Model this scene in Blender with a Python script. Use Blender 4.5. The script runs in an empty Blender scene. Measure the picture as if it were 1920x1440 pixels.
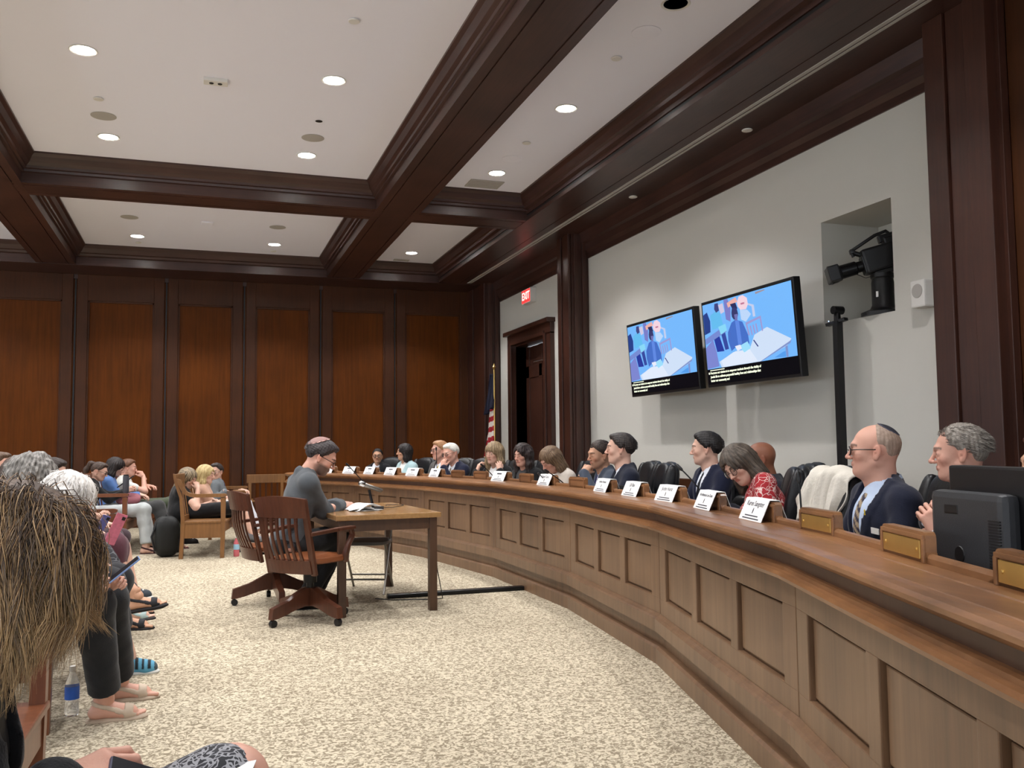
import bpy, bmesh, math, random
import numpy as np
from mathutils import Vector, Matrix

# ---------------------------------------------------------------- camera, light, exposure
sc = bpy.context.scene
COL = sc.collection
F_PX, YAW, PITCH, ROLL, CAM_H = 1700.0, .3317, .0699, -.0102, 1.25
_fw = Vector((math.sin(YAW)*math.cos(PITCH), math.cos(YAW)*math.cos(PITCH), math.sin(PITCH)))
_r0 = Vector((math.cos(YAW), -math.sin(YAW), 0)); _u0 = _r0.cross(_fw)
_rt = _r0*math.cos(ROLL)+_u0*math.sin(ROLL); _up = -_r0*math.sin(ROLL)+_u0*math.cos(ROLL)
cam_d = bpy.data.cameras.new('camera'); cam = bpy.data.objects.new('camera', cam_d); COL.objects.link(cam)
cam.matrix_world = Matrix(((_rt.x, _up.x, -_fw.x, 0), (_rt.y, _up.y, -_fw.y, 0), (_rt.z, _up.z, -_fw.z, CAM_H), (0, 0, 0, 1)))
cam_d.sensor_width = 36; cam_d.lens = F_PX/1920*36; cam_d.clip_start = .05; cam_d.clip_end = 100
sc.camera = cam
sc.view_settings.view_transform = 'Standard'; sc.view_settings.look = 'None'
sc.view_settings.gamma = 1; sc.view_settings.use_curve_mapping = False
sc.view_settings.exposure = 0.6
LAMP_W = 125.0
wd = bpy.data.worlds.new('world'); sc.world = wd; wd.use_nodes = True
wd.node_tree.nodes['Background'].inputs[0].default_value = (.86, .92, 1, 1)
wd.node_tree.nodes['Background'].inputs[1].default_value = 3.2

# ---------------------------------------------------------------- materials
def srgb(r, g, b):
    f = lambda c: (c/255/12.92) if c/255 <= .04045 else ((c/255+.055)/1.055)**2.4
    return (f(r), f(g), f(b), 1)
def mat(name, col, rough=.5, metal=0, emit=None, es=1, bump=0, bscale=80, var=0, vscale=6, spec=.5, trans=0, ior=1.45, sheen=0):
    m = bpy.data.materials.new(name); m.use_nodes = True
    nt = m.node_tree; N = nt.nodes; L = nt.links; b = N['Principled BSDF']
    b.inputs['Base Color'].default_value = col; b.inputs['Roughness'].default_value = rough
    b.inputs['Metallic'].default_value = metal; b.inputs['Specular IOR Level'].default_value = spec
    b.inputs['Transmission Weight'].default_value = trans; b.inputs['IOR'].default_value = ior
    if emit: b.inputs['Emission Color'].default_value = emit; b.inputs['Emission Strength'].default_value = es
    if sheen: b.inputs['Sheen Weight'].default_value = sheen
    if var or bump:
        tc = N.new('ShaderNodeTexCoord')
    if var:
        n = N.new('ShaderNodeTexNoise'); n.inputs['Scale'].default_value = vscale; n.inputs['Detail'].default_value = 4
        L.new(tc.outputs['Object'], n.inputs['Vector'])
        mx = N.new('ShaderNodeMix'); mx.data_type = 'RGBA'
        mx.inputs[6].default_value = tuple(c*(1-var) for c in col[:3])+(1,); mx.inputs[7].default_value = tuple(min(1, c*(1+var)) for c in col[:3])+(1,)
        L.new(n.outputs['Fac'], mx.inputs[0]); L.new(mx.outputs[2], b.inputs['Base Color'])
    if bump:
        n2 = N.new('ShaderNodeTexNoise'); n2.inputs['Scale'].default_value = bscale; n2.inputs['Detail'].default_value = 3
        L.new(tc.outputs['Object'], n2.inputs['Vector'])
        bp = N.new('ShaderNodeBump'); bp.inputs['Strength'].default_value = bump; bp.inputs['Distance'].default_value = .01
        L.new(n2.outputs['Fac'], bp.inputs['Height']); L.new(bp.outputs['Normal'], b.inputs['Normal'])
    return m
def wood(name, dark, light, rough=.38, axis='z', fine=1.0, spec=.5, figure=.5):
    """wood with grain running along one object axis, with broad figure patches"""
    m = bpy.data.materials.new(name); m.use_nodes = True
    nt = m.node_tree; N = nt.nodes; L = nt.links; b = N['Principled BSDF']
    tc = N.new('ShaderNodeTexCoord'); mp = N.new('ShaderNodeMapping')
    s = {'x': (1.2, 26, 26), 'y': (26, 1.2, 26), 'z': (26, 26, 1.2)}[axis]
    mp.inputs['Scale'].default_value = tuple(v*fine for v in s)
    L.new(tc.outputs['Object'], mp.inputs['Vector'])
    n = N.new('ShaderNodeTexNoise'); n.inputs['Scale'].default_value = 1.6; n.inputs['Detail'].default_value = 6; n.inputs['Roughness'].default_value = .65
    L.new(mp.outputs['Vector'], n.inputs['Vector'])
    n2 = N.new('ShaderNodeTexNoise'); n2.inputs['Scale'].default_value = 1.7; n2.inputs['Detail'].default_value = 3
    L.new(tc.outputs['Object'], n2.inputs['Vector'])
    ad = N.new('ShaderNodeMix'); ad.data_type = 'FLOAT'; ad.inputs[0].default_value = figure
    L.new(n.outputs['Fac'], ad.inputs[2]); L.new(n2.outputs['Fac'], ad.inputs[3])
    cr = N.new('ShaderNodeValToRGB'); cr.color_ramp.elements[0].position = .32; cr.color_ramp.elements[1].position = .68
    cr.color_ramp.elements[0].color = dark; cr.color_ramp.elements[1].color = light
    L.new(ad.outputs[0], cr.inputs[0]); L.new(cr.outputs[0], b.inputs['Base Color'])
    b.inputs['Roughness'].default_value = rough; b.inputs['Specular IOR Level'].default_value = spec
    bp = N.new('ShaderNodeBump'); bp.inputs['Strength'].default_value = .08; bp.inputs['Distance'].default_value = .004
    L.new(n.outputs['Fac'], bp.inputs['Height']); L.new(bp.outputs['Normal'], b.inputs['Normal'])
    return m
def carpet():
    m = bpy.data.materials.new('patterned_carpet'); m.use_nodes = True
    nt = m.node_tree; N = nt.nodes; L = nt.links; b = N['Principled BSDF']
    tc = N.new('ShaderNodeTexCoord')
    n = N.new('ShaderNodeTexNoise'); n.inputs['Scale'].default_value = 46; n.inputs['Detail'].default_value = 2; n.inputs['Distortion'].default_value = 1.3
    L.new(tc.outputs['Object'], n.inputs['Vector'])
    cr = N.new('ShaderNodeValToRGB'); e = cr.color_ramp.elements
    e[0].position = .43; e[0].color = srgb(136, 125, 106); e[1].position = .56; e[1].color = srgb(203, 192, 169)
    L.new(n.outputs['Fac'], cr.inputs[0])
    n2 = N.new('ShaderNodeTexNoise'); n2.inputs['Scale'].default_value = .8; n2.inputs['Detail'].default_value = 3
    L.new(tc.outputs['Object'], n2.inputs['Vector'])
    cr2 = N.new('ShaderNodeValToRGB'); cr2.color_ramp.elements[0].color = (.86, .85, .84, 1); cr2.color_ramp.elements[1].color = (1, 1, 1, 1)
    cr2.color_ramp.elements[0].position = .35; cr2.color_ramp.elements[1].position = .6
    L.new(n2.outputs['Fac'], cr2.inputs[0])
    mx = N.new('ShaderNodeMix'); mx.data_type = 'RGBA'; mx.blend_type = 'MULTIPLY'; mx.inputs[0].default_value = 1
    L.new(cr.outputs[0], mx.inputs[6]); L.new(cr2.outputs[0], mx.inputs[7]); L.new(mx.outputs[2], b.inputs['Base Color'])
    b.inputs['Roughness'].default_value = .95; b.inputs['Specular IOR Level'].default_value = .1
    bp = N.new('ShaderNodeBump'); bp.inputs['Strength'].default_value = .5; bp.inputs['Distance'].default_value = .006
    L.new(n.outputs['Fac'], bp.inputs['Height']); L.new(bp.outputs['Normal'], b.inputs['Normal'])
    return m
M = {}
M['carpet'] = carpet()
M['ceil'] = mat('white_ceiling_paint', srgb(240, 241, 252), .9, spec=.2)
M['wallpaint'] = mat('off_white_wall_paint', srgb(208, 206, 198), .85, bump=.05, bscale=30, spec=.25)
M['beam_y'] = wood('dark_mahogany_beam_lengthwise', srgb(44, 26, 22), srgb(76, 48, 40), .36, 'y')
M['beam_x'] = wood('dark_mahogany_beam_crosswise', srgb(44, 26, 22), srgb(76, 48, 40), .36, 'x')
M['dark_z'] = wood('dark_mahogany_upright', srgb(46, 25, 19), srgb(74, 42, 30), .36, 'z')
M['panel'] = wood('orange_mahogany_panel', srgb(74, 35, 3), srgb(100, 51, 5), .55, 'z', .7, figure=.35, spec=.14)
M['frame'] = wood('brown_mahogany_frame', srgb(52, 26, 8), srgb(76, 40, 14), .5, 'z', spec=.25)
M['dais'] = wood('walnut_brown_dais', srgb(88, 64, 46), srgb(134, 104, 78), .36, 'z', .5)
M['dais_rail'] = wood('worn_light_brown_rail', srgb(94, 62, 38), srgb(156, 110, 72), .3, 'y', .5)
M['dais_dark'] = wood('dark_brown_dais_frieze', srgb(64, 42, 30), srgb(88, 60, 42), .45, 'z', .5)  # darker brown wood for the frieze between the two rails
M['black'] = mat('black_plastic', srgb(22, 22, 24), .4)
M['blackmetal'] = mat('black_metal', srgb(20, 20, 22), .35, .3)
M['leather'] = mat('black_leather', srgb(24, 25, 28), .38, bump=.12, bscale=45)
M['brass'] = mat('polished_brass', srgb(222, 186, 110), .3, .85, var=.15, vscale=14)
M['chrome'] = mat('chrome', srgb(190, 190, 190), .2, 1)
M['white'] = mat('white_plastic', srgb(225, 223, 218), .5)
M['paper'] = mat('white_paper', srgb(240, 240, 238), .7)
M['ink'] = mat('dark_ink', srgb(60, 60, 70), .8)
M['greyplastic'] = mat('pale_grey_grille', srgb(176, 172, 166), .8)
M['oak'] = wood('golden_oak', srgb(100, 66, 34), srgb(146, 102, 58), .4, 'z')
M['cherry'] = wood('reddish_cherry', srgb(62, 34, 24), srgb(98, 56, 38), .3, 'z')
M['cherry2'] = wood('warm_cherry_seat', srgb(110, 62, 38), srgb(156, 94, 58), .28, 'x')
M['tabletop'] = wood('honey_oak_table_top', srgb(132, 98, 60), srgb(168, 130, 86), .22, 'y')
M['tablebase'] = wood('dark_brown_table_base', srgb(58, 38, 26), srgb(84, 58, 40), .4, 'z')
M['glow'] = mat('lamp_diffuser_glow', (1, 1, 1, 1), .5, emit=(1, .97, .92, 1), es=9)
M['steel'] = mat('grey_steel', srgb(128, 124, 118), .35, .8)

# ---------------------------------------------------------------- mesh helpers
class MB:
    """collects shapes, then links them as ONE mesh object"""
    def __init__(s): s.v = []; s.f = []; s.m = []; s.mi = 0
    def add(s, vs, fs):
        o = len(s.v); s.v += [tuple(p) for p in vs]; s.f += [tuple(i+o for i in f) for f in fs]; s.m += [s.mi]*len(fs)
    def box(s, x0, x1, y0, y1, z0, z1):
        s.add([(x, y, z) for x in (x0, x1) for y in (y0, y1) for z in (z0, z1)],
              [(0, 1, 3, 2), (4, 6, 7, 5), (0, 4, 5, 1), (2, 3, 7, 6), (0, 2, 6, 4), (1, 5, 7, 3)])
    def obox(s, c, ax, ay, az, hx, hy, hz, b=0):
        c = Vector(c); ax = Vector(ax); ay = Vector(ay); az = Vector(az)
        if b <= 0:
            s.add([c+ax*i*hx+ay*j*hy+az*k*hz for i in (-1, 1) for j in (-1, 1) for k in (-1, 1)],
                  [(0, 1, 3, 2), (4, 6, 7, 5), (0, 4, 5, 1), (2, 3, 7, 6), (0, 2, 6, 4), (1, 5, 7, 3)]); return
        bm = bmesh.new(); bmesh.ops.create_cube(bm, size=2)
        for v in bm.verts: v.co = Vector((v.co.x*hx, v.co.y*hy, v.co.z*hz))
        bmesh.ops.bevel(bm, geom=bm.edges[:], offset=b, segments=2, affect='EDGES', profile=.6)
        bm.verts.ensure_lookup_table()
        s.add([c+ax*v.co.x+ay*v.co.y+az*v.co.z for v in bm.verts], [[v.index for v in f.verts] for f in bm.faces]); bm.free()
    def bbox(s, x0, x1, y0, y1, z0, z1, b=.004):
        s.obox(((x0+x1)/2, (y0+y1)/2, (z0+z1)/2), (1, 0, 0), (0, 1, 0), (0, 0, 1), abs(x1-x0)/2, abs(y1-y0)/2, abs(z1-z0)/2, b)
    def bar(s, a, b, w, h, up=(0, 0, 1), bev=.003):
        a = Vector(a); b = Vector(b); d = (b-a); L = d.length; d.normalize(); u = Vector(up); x = d.cross(u)
        if x.length < 1e-4: x = d.cross(Vector((1, 0, 0)))
        x.normalize(); u = x.cross(d); s.obox((a+b)/2, x, d, u, w/2, L/2, h/2, bev)
    def prism(s, pts, z0, z1):
        """vertical prism over a plan polygon"""
        n = len(pts)
        s.add([(p[0], p[1], z0) for p in pts]+[(p[0], p[1], z1) for p in pts],
              [tuple(range(n))[::-1], tuple(range(n, 2*n))]+[(i, (i+1) % n, n+(i+1) % n, n+i) for i in range(n)])
    def plate(s, pts, o, ax, ay, n, t):
        """flat outline pts (2D) in the frame o,ax,ay, thickness t along n"""
        o = Vector(o); ax = Vector(ax); ay = Vector(ay); n = Vector(n); k = len(pts)
        v = [o+ax*p[0]+ay*p[1] for p in pts]; v += [q+n*t for q in v]
        s.add(v, [tuple(range(k))[::-1], tuple(range(k, 2*k))]+[(i, (i+1) % k, k+(i+1) % k, k+i) for i in range(k)])
    def tube(s, pts, r, n=8, cap=True):
        pts = [Vector(p) for p in pts]; rs = r if hasattr(r, '__len__') else [r]*len(pts)
        vs = []; fs = []; ref = None
        for i, p in enumerate(pts):
            t = (pts[min(i+1, len(pts)-1)]-pts[max(i-1, 0)]).normalized()
            if ref is None:
                ref = t.cross(Vector((0, 0, 1)));
                if ref.length < 1e-3: ref = t.cross(Vector((1, 0, 0)))
                ref.normalize()
            x = (ref-t*ref.dot(t)).normalized(); y = t.cross(x); ref = x
            for k in range(n):
                a = 2*math.pi*k/n; vs.append(p+(x*math.cos(a)+y*math.sin(a))*rs[i])
        for i in range(len(pts)-1):
            for k in range(n):
                fs.append((i*n+k, i*n+(k+1) % n, (i+1)*n+(k+1) % n, (i+1)*n+k))
        if cap: fs.append(tuple(range(n))[::-1]); fs.append(tuple((len(pts)-1)*n+k for k in range(n)))
        s.add(vs, fs)
    def lathe(s, prof, o=(0, 0, 0), n=24, ax=(1, 0, 0), ay=(0, 1, 0), az=(0, 0, 1), cap=True):
        o = Vector(o); ax = Vector(ax); ay = Vector(ay); az = Vector(az); vs = []; fs = []; k = len(prof)
        for i in range(n):
            a = 2*math.pi*i/n
            for r, z in prof: vs.append(o+(ax*math.cos(a)+ay*math.sin(a))*r+az*z)
        for i in range(n):
            for j in range(k-1): fs.append((i*k+j, ((i+1) % n)*k+j, ((i+1) % n)*k+j+1, i*k+j+1))
        if cap and prof[0][0] > 1e-6: fs.append(tuple(i*k for i in range(n))[::-1])
        if cap and prof[-1][0] > 1e-6: fs.append(tuple(i*k+k-1 for i in range(n)))
        s.add(vs, fs)
    def sweep(s, prof, path, closed_prof=True, caps=True):
        """prof: (offset, z) points; path: plan points with outward normals given by turning left->right (mitred)"""
        P = [Vector(p).to_2d() for p in path]; n = len(P); k = len(prof); vs = []
        for i in range(n):
            d0 = (P[i]-P[i-1]).normalized() if i else (P[1]-P[0]).normalized()
            d1 = (P[i+1]-P[i]).normalized() if i < n-1 else d0
            n0 = Vector((-d0.y, d0.x)); n1 = Vector((-d1.y, d1.x)); m = (n0+n1).normalized(); m /= max(.3, m.dot(n0))
            for o, z in prof: q = P[i]+m*o; vs.append((q.x, q.y, z))
        fs = []
        for i in range(n-1):
            for j in range(k if closed_prof else k-1):
                fs.append((i*k+j, i*k+(j+1) % k, (i+1)*k+(j+1) % k, (i+1)*k+j))
        if caps and closed_prof: fs.append(tuple(range(k))[::-1]); fs.append(tuple((n-1)*k+j for j in range(k)))
        s.add(vs, fs)
    def build(s, name, mats, parent=None, smooth=False, loc=None):
        me = bpy.data.meshes.new(name); me.from_pydata(s.v, [], s.f)
        for m in (mats if isinstance(mats, (list, tuple)) else [mats]): me.materials.append(m)
        if any(s.m): me.polygons.foreach_set('material_index', s.m)
        bm = bmesh.new(); bm.from_mesh(me); bmesh.ops.recalc_face_normals(bm, faces=bm.faces); bm.to_mesh(me); bm.free()
        if smooth:
            me.polygons.foreach_set('use_smooth', [True]*len(me.polygons))
            try: me.set_sharp_from_angle(angle=math.radians(40))
            except Exception: pass
        o = bpy.data.objects.new(name, me); COL.objects.link(o)
        if loc: o.location = loc
        if parent: o.parent = parent
        return o
def tag(o, label, cat, group=None, kind=None):
    o['label'] = label; o['category'] = cat
    if group: o['group'] = group
    if kind: o['kind'] = kind
    return o
def thing(name, label, cat, loc=(0, 0, 0), rz=0, group=None):
    o = bpy.data.objects.new(name, None); COL.objects.link(o); o.location = loc; o.rotation_euler = (0, 0, rz); o.empty_display_size = .1
    return tag(o, label, cat, group)
def struct(o): o['kind'] = 'structure'; return o
def copy_tree(o, parent=None):
    c = o.copy(); COL.objects.link(c); c.parent = parent
    for ch in list(o.children): copy_tree(ch, c)
    return c
V = Vector

# ---------------------------------------------------------------- room shell
XW, YW, ZC, ZS = 5.0, 16.2, 4.45, 4.15      # right wall, far wall, ceiling, soffit
b = MB(); b.box(-9, XW+.4, -6, YW+.2, -.1, 0); struct(b.build('floor', M['carpet']))
b = MB(); b.box(-9, XW+.4, -6, YW+.2, ZC, ZC+.1); struct(b.build('ceiling', M['ceil']))
# side and rear walls, out of the photograph, with tall daylight windows
def win_wall(axis, at, a0, a1, n, lo=.9, hi=3.6):
    b = MB(); st = (a1-a0)/n
    def bx(u0, u1, z0, z1, t=.1):
        if axis == 'x': b.box(at-t, at, u0, u1, z0, z1)
        else: b.box(u0, u1, at-t, at, z0, z1)
    bx(a0, a1, 0, lo); bx(a0, a1, hi, ZC)
    for k in range(n+1):
        c = a0+k*st; bx(max(a0, c-st*.2), min(a1, c+st*.2), lo, hi)
    return b
struct(win_wall('x', -9, -6, YW+.2, 7, 1.4, 3.3).build('wall_left', M['wallpaint']))
struct(win_wall('y', -6, -9, XW+.4, 5).build('wall_back', M['wallpaint']))
# far wall: modules with stiles, rails and recessed field
b = MB(); b.box(-9, XW+.4, YW, YW+.1, 0, ZC); far = struct(b.build('wall_far', M['panel']))
b = MB()
seams = [-8.9, -7.5, -6.1, -4.75, -3.4, -1.95, -.56, .70, 2.0, 3.33, 4.75]
for i in range(len(seams)-1):
    x0, x1 = seams[i]+.03, seams[i+1]-.03
    for a, c in ((x0, x0+.16), (x1-.16, x1)): b.bbox(a, c, YW-.05, YW+.01, 0, ZS, .006)
    b.bbox(x0+.16, x1-.16, YW-.05, YW+.01, 3.72, ZS, .006)
    b.bbox(x0+.16, x1-.16, YW-.05, YW+.01, 0, .35, .006)
    for a, c in ((x0+.16, x0+.185), (x1-.185, x1-.16)): b.box(a, c, YW-.03, YW, .35, 3.72)
    b.box(x0+.16, x1-.16, YW-.03, YW, 3.695, 3.72)
struct(b.build('trim_1', M['frame'], far))
b = MB()
for x in seams[5:10]: b.box(x-.012, x+.012, YW-.012, YW, 0, ZS)
struct(b.build('trim_2', M['black'], far))
# right wall with a niche and a doorway
b = MB()
NY0, NY1, NZ0, NZ1 = 5.53, 6.36, 2.26, 3.14
DY0, DY1, DZ = 12.78, 14.3, 2.95
Z1 = ZS
def wseg(y0, y1, z0, z1): b.box(XW, XW+.2, y0, y1, z0, z1)
wseg(-6, NY0, 0, Z1); wseg(NY0, NY1, 0, NZ0); wseg(NY0, NY1, NZ1, Z1); wseg(NY1, DY0, 0, Z1); wseg(DY0, DY1, DZ, Z1); wseg(DY1, YW, 0, Z1)
# niche lining, 0.55 m deep
b.box(XW+.2, XW+.62, NY0-.03, NY0, NZ0-.03, NZ1+.03); b.box(XW+.2, XW+.62, NY1, NY1+.03, NZ0-.03, NZ1+.03)
b.box(XW+.2, XW+.62, NY0, NY1, NZ1, NZ1+.03); b.box(XW+.2, XW+.62, NY0, NY1, NZ0-.03, NZ0); b.box(XW+.6, XW+.62, NY0, NY1, NZ0, NZ1)
struct(b.build('wall_right', M['wallpaint']))
# wainscot, chair rail
b = MB(); b.bbox(XW-.03, XW+.005, 4.8, 11.3, 0, .84, .004); b.bbox(XW-.05, XW+.005, 4.8, 11.3, .8, .895, .008)
struct(b.build('baseboard_right', M['frame']))
# pilasters
def pilaster(n, y0, y1, x=4.7):
    b = MB(); w = y1-y0
    b.bbox(x+.03, XW+.01, y0, y1, 0, ZS, .004)
    b.bbox(x, x+.05, y0, y0+.14*w/.42, 0, ZS, .006); b.bbox(x, x+.05, y1-.14*w/.42, y1, 0, ZS, .006)
    b.bbox(x+.018, x+.05, y0+.15*w/.42, y1-.15*w/.42, 0, ZS, .004)
    b.bbox(x-.02, XW, y0-.02, y1+.02, 0, .22, .008)
    b.bbox(x+.08, x+.14, y0-.03, y0+.01, 0, ZS, .004)
    b.bbox(x+.2, x+.26, y0-.03, y0+.01, 0, ZS, .004)
    struct(b.build('trim_%d' % n, M['dark_z']))
pilaster(3, 11.26, 11.66); pilaster(4, 15.13, YW-.02); pilaster(5, 4.32, 4.84)
# panelled bay right of the near pilaster
b = MB(); b.box(4.88, XW, -2, 4.32, 0, ZS)
for y in (4.2, 3.9, 3.62, 2.6, 2.3): b.bbox(4.84, 4.89, y-.09, y+.09, 0, ZS, .006)
struct(b.build('trim_6', M['frame']))

# ---------------------------------------------------------------- ceiling beams: crown, fascia, two-groove underside
def beam_profile(half, crown, z0=ZS, z1=ZC):
    """cross section (offset across, z) from one ceiling edge round to the other"""
    H = z1-z0; c = crown
    side = [(half+c, z1+.005), (half+c, z1-.02), (half+c*.80, z1-.045), (half+c*.62, z1-.10), (half+c*.42, z1-.125), (half+c*.38, z1-.15),
            (half+c*.20, z1-.155), (half+c*.18, z1-.18), (half, z1-.185), (half, z0)]
    bot = [(half-.085, z0), (half-.085, z0+.012), (half-.1, z0+.012), (half-.1, z0)]
    r = side+bot
    return r+[(-o, z) for o, z in reversed(r)]
def beam_y(n, xc, y0, y1, half=.275, crown=.15):
    b = MB(); b.sweep(beam_profile(half, crown), [(xc, y0), (xc, y1)]); struct(b.build('trim_%d' % n, M['beam_y']))
def beam_x(n, yc, x0, x1, half=.255, crown=.2):
    b = MB(); b.sweep(beam_profile(half, crown, ZS+.004), [(x0, yc), (x1, yc)]); struct(b.build('trim_%d' % n, M['beam_x']))
beam_y(7, 2.265, -6, 15.30); beam_y(8, -2.13, -6, 15.30); beam_y(9, -6.5, -6, 15.30)
beam_x(10, 11.03, -9, 3.95); beam_x(11, 2.0, -9, 3.95); beam_x(12, -4, -9, 3.95)
# far-wall soffit with crown
b = MB()
pr_ = [(0, ZC+.005), (0, ZC-.02), (.05, ZC-.06), (.09, ZC-.12), (.13, ZC-.13), (.14, ZC-.16), (.2, ZC-.17), (.2, ZS), (1.02, ZS), (1.02, 4.08), (1.04, 4.07), (1.04, ZC+.005)]
b.sweep([(-o, z) for o, z in pr_], [(XW, 15.16), (-9, 15.16)]); b2 = b
struct(b2.build('trim_13', M['beam_x']))
# entablature over the right wall: crown, air slot, underside, light track, wall crown
b = MB()
pr_ = [(3.78, ZC+.005), (3.78, ZC-.02), (3.81, ZC-.06), (3.84, ZC-.12), (3.87, ZC-.13), (3.88, ZC-.16), (3.93, ZC-.17), (3.93, ZC-.215), (3.95, ZC-.215), (3.95, ZC-.255), (3.93, ZC-.255), (3.93, ZS),
       (4.30, ZS), (4.30, ZS+.012), (4.31, ZS+.012), (4.31, ZS), (4.62, ZS), (4.86, ZS), (4.88, ZS-.05), (4.90, ZS-.12), (4.94, ZS-.14), (4.95, ZS-.22), (4.985, ZS-.26), (4.985, ZS-.33), (5.02, ZS-.33), (5.02, ZC+.005)]
b.sweep([(-o, z) for o, z in pr_], [(0, -6), (0, 15.3)]); 
struct(b.build('trim_14', M['beam_y']))
b = MB(); b.box(3.94, 3.952, -6, 15.2, ZC-.25, ZC-.22); struct(b.build('trim_15', M['black']))
b = MB(); b.box(4.42, 4.455, -6, 15.2, ZS-.006, ZS+.002); b.box(4.475, 4.50, -6, 15.2, ZS-.006, ZS+.002); struct(b.build('trim_16', M['greyplastic']))
# ---------------------------------------------------------------- the curved dais
RC, YC, X0 = 13.6, 7.5, 2.74
def arc(s, off=0):
    a = s/RC; return (X0-RC+(RC+off)*math.cos(a), YC+(RC+off)*math.sin(a))
path = [(.3, -.95), (1.27, .83), (2.0, 2.8), (2.5, 4.76)]+[arc(s) for s in (-.9, .98, 2.86, 4.74, 6.5)]
def dais_frame(seg, t, off=0):
    """point on bay seg at fraction t, off metres away from the open floor; normal toward the floor; direction along"""
    d0 = V(path[seg]+(0,)); d1 = V(path[seg+1]+(0,)); d = (d1-d0).normalized(); n = V((-d.y, d.x, 0))
    return d0.lerp(d1, t)-n*off, n, d
dais = thing('dais', 'long curved walnut committee dais with panelled front and raised nameplate blocks', 'dais', (2.74, 7.5, 0))
def on_dais(b, name, m, **k):
    o = b.build(name, m, dais, **k); o.matrix_parent_inverse = Matrix.Translation((-2.74, -7.5, 0)); return o
b = MB(); b.sweep([(-.06, 0), (-.06, .80), (-.18, .80), (-.18, .74), (-.56, .74), (-.56, .70), (-.20, .70), (-.20, 0)], path); on_dais(b, 'body', M['dais'])
b = MB(); b.sweep([(-.06, 0), (0, 0), (0, .088), (-.012, .10), (-.045, .10), (-.045, .19), (-.06, .19)], path); on_dais(b, 'plinth', M['dais'])
b = MB(); b.sweep([(-.06, .186), (.004, .186), (.004, .256), (-.006, .266), (-.022, .272), (-.03, .282), (-.06, .282)], path); on_dais(b, 'base_board', M['dais'])
b = MB()
b.sweep([(-.06, .755), (-.02, .755), (.01, .765), (.03, .772), (.034, .785), (.028, .797), (.01, .80), (.008, .812), (-.004, .816), (-.06, .816)], path); on_dais(b, 'lower_rail', M['dais_rail'])
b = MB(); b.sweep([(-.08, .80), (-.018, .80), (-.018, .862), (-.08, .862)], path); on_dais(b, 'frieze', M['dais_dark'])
b = MB()
b.sweep([(-.20, .858), (-.01, .858), (.0, .868), (.022, .874), (.036, .886), (.036, .898), (.026, .908), (.006, .912), (-.004, .916), (-.008, .911), (-.014, .916), (-.10, .920), (-.106, .914), (-.112, .920), (-.155, .922), (-.20, .922)], path)
on_dais(b, 'top_rail', M['dais_rail'])
b = MB(); b.sweep([(-.165, .90), (-.165, .938), (-.170, .946), (-.180, .949), (-.190, .946), (-.195, .938), (-.195, .74), (-.18, .74)], path); on_dais(b, 'back_board', M['dais_rail'])
# stiles, rails and recessed panels, three to a bay
for i in range(len(path)-1):
    P0, P1 = V(path[i]+(0,)), V(path[i+1]+(0,)); d = (P1-P0); Ls = d.length; d.normalize(); n = V((-d.y, d.x, 0))
    b = MB()
    def fr(a, c, z0, z1, t0=-.06, t1=-.03):
        b.obox(P0+d*(a+c)/2+n*(t0+t1)/2+V((0, 0, (z0+z1)/2)), d, n, (0, 0, 1), (c-a)/2, (t1-t0)/2, (z1-z0)/2, .005)
    fr(0, Ls, .28, .375); fr(0, Ls, .665, .757)
    e, g = .13, .095; w = (Ls-2*e-2*g)/3
    xs = [0, e, e+w, e+w+g, e+2*w+g, e+2*w+2*g, e+3*w+2*g, Ls]
    for k in (0, 2, 4, 6): fr(xs[k], xs[k+1], .37, .67)
    on_dais(b, 'front_frame', M['dais'])
    for k in (1, 3, 5):
        b = MB(); fr(xs[k]+.012, xs[k+1]-.012, .387, .653, -.06, -.047); on_dais(b, 'front_panel', M['dais'])
# raised blocks
TB = [(7, 0.469), (7, 0.15), (6, 0.862), (6, 0.544), (6, 0.238), (5, 0.952), (5, 0.659), (5, 0.336), (5, 0.055), (4, 0.739), (4, 0.419), (4, 0.09), (3, 0.727), (3, 0.388), (3, 0.058), (2, 0.702), (2, 0.336), (2, 0.053), (1, 0.697), (1, 0.371)]
BRASS = {17, 18, 19}
def block_outline(w, h):
    pts = [(-w-.04, 0), (-w-.014, .010), (-w, .03)]
    pts += [(-w+.018*(1-math.cos(a)), h-.018+.018*math.sin(a)) for a in (0, .5, 1.05, 1.57)]
    pts += [(-x, y) for x, y in reversed(pts)]
    return pts
for k, (sg, tt) in enumerate(TB):
    p, n, d = dais_frame(sg, tt, .165)
    b = MB(); b.plate(block_outline(.155, .085), p+V((0, 0, .922)), d, (0, 0, 1), -n, .03)
    for sx in (-1, 1): b.obox(p+d*sx*.146+V((0, 0, .955))+n*.003, d, n, (0, 0, 1), .008, .004, .033, .002)
    b.obox(p+V((0, 0, .992))+n*.003, d, n, (0, 0, 1), .15, .004, .006, .002)
    o = on_dais(b, 'nameplate_block', M['dais_rail'])
    if k in BRASS:
        b = MB(); b.obox(p+n*.003+V((0, 0, .957)), d, n, (0, 0, 1), .13, .004, .026, .002)
        for sx in (-1, 1): b.lathe([(0, .003), (.004, .003), (.005, 0)], p+n*.007+d*sx*.11+V((0, 0, .957)), 10, d, (0, 0, 1), n)
        q = b.build('brass_plate', M['brass'], o)
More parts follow.
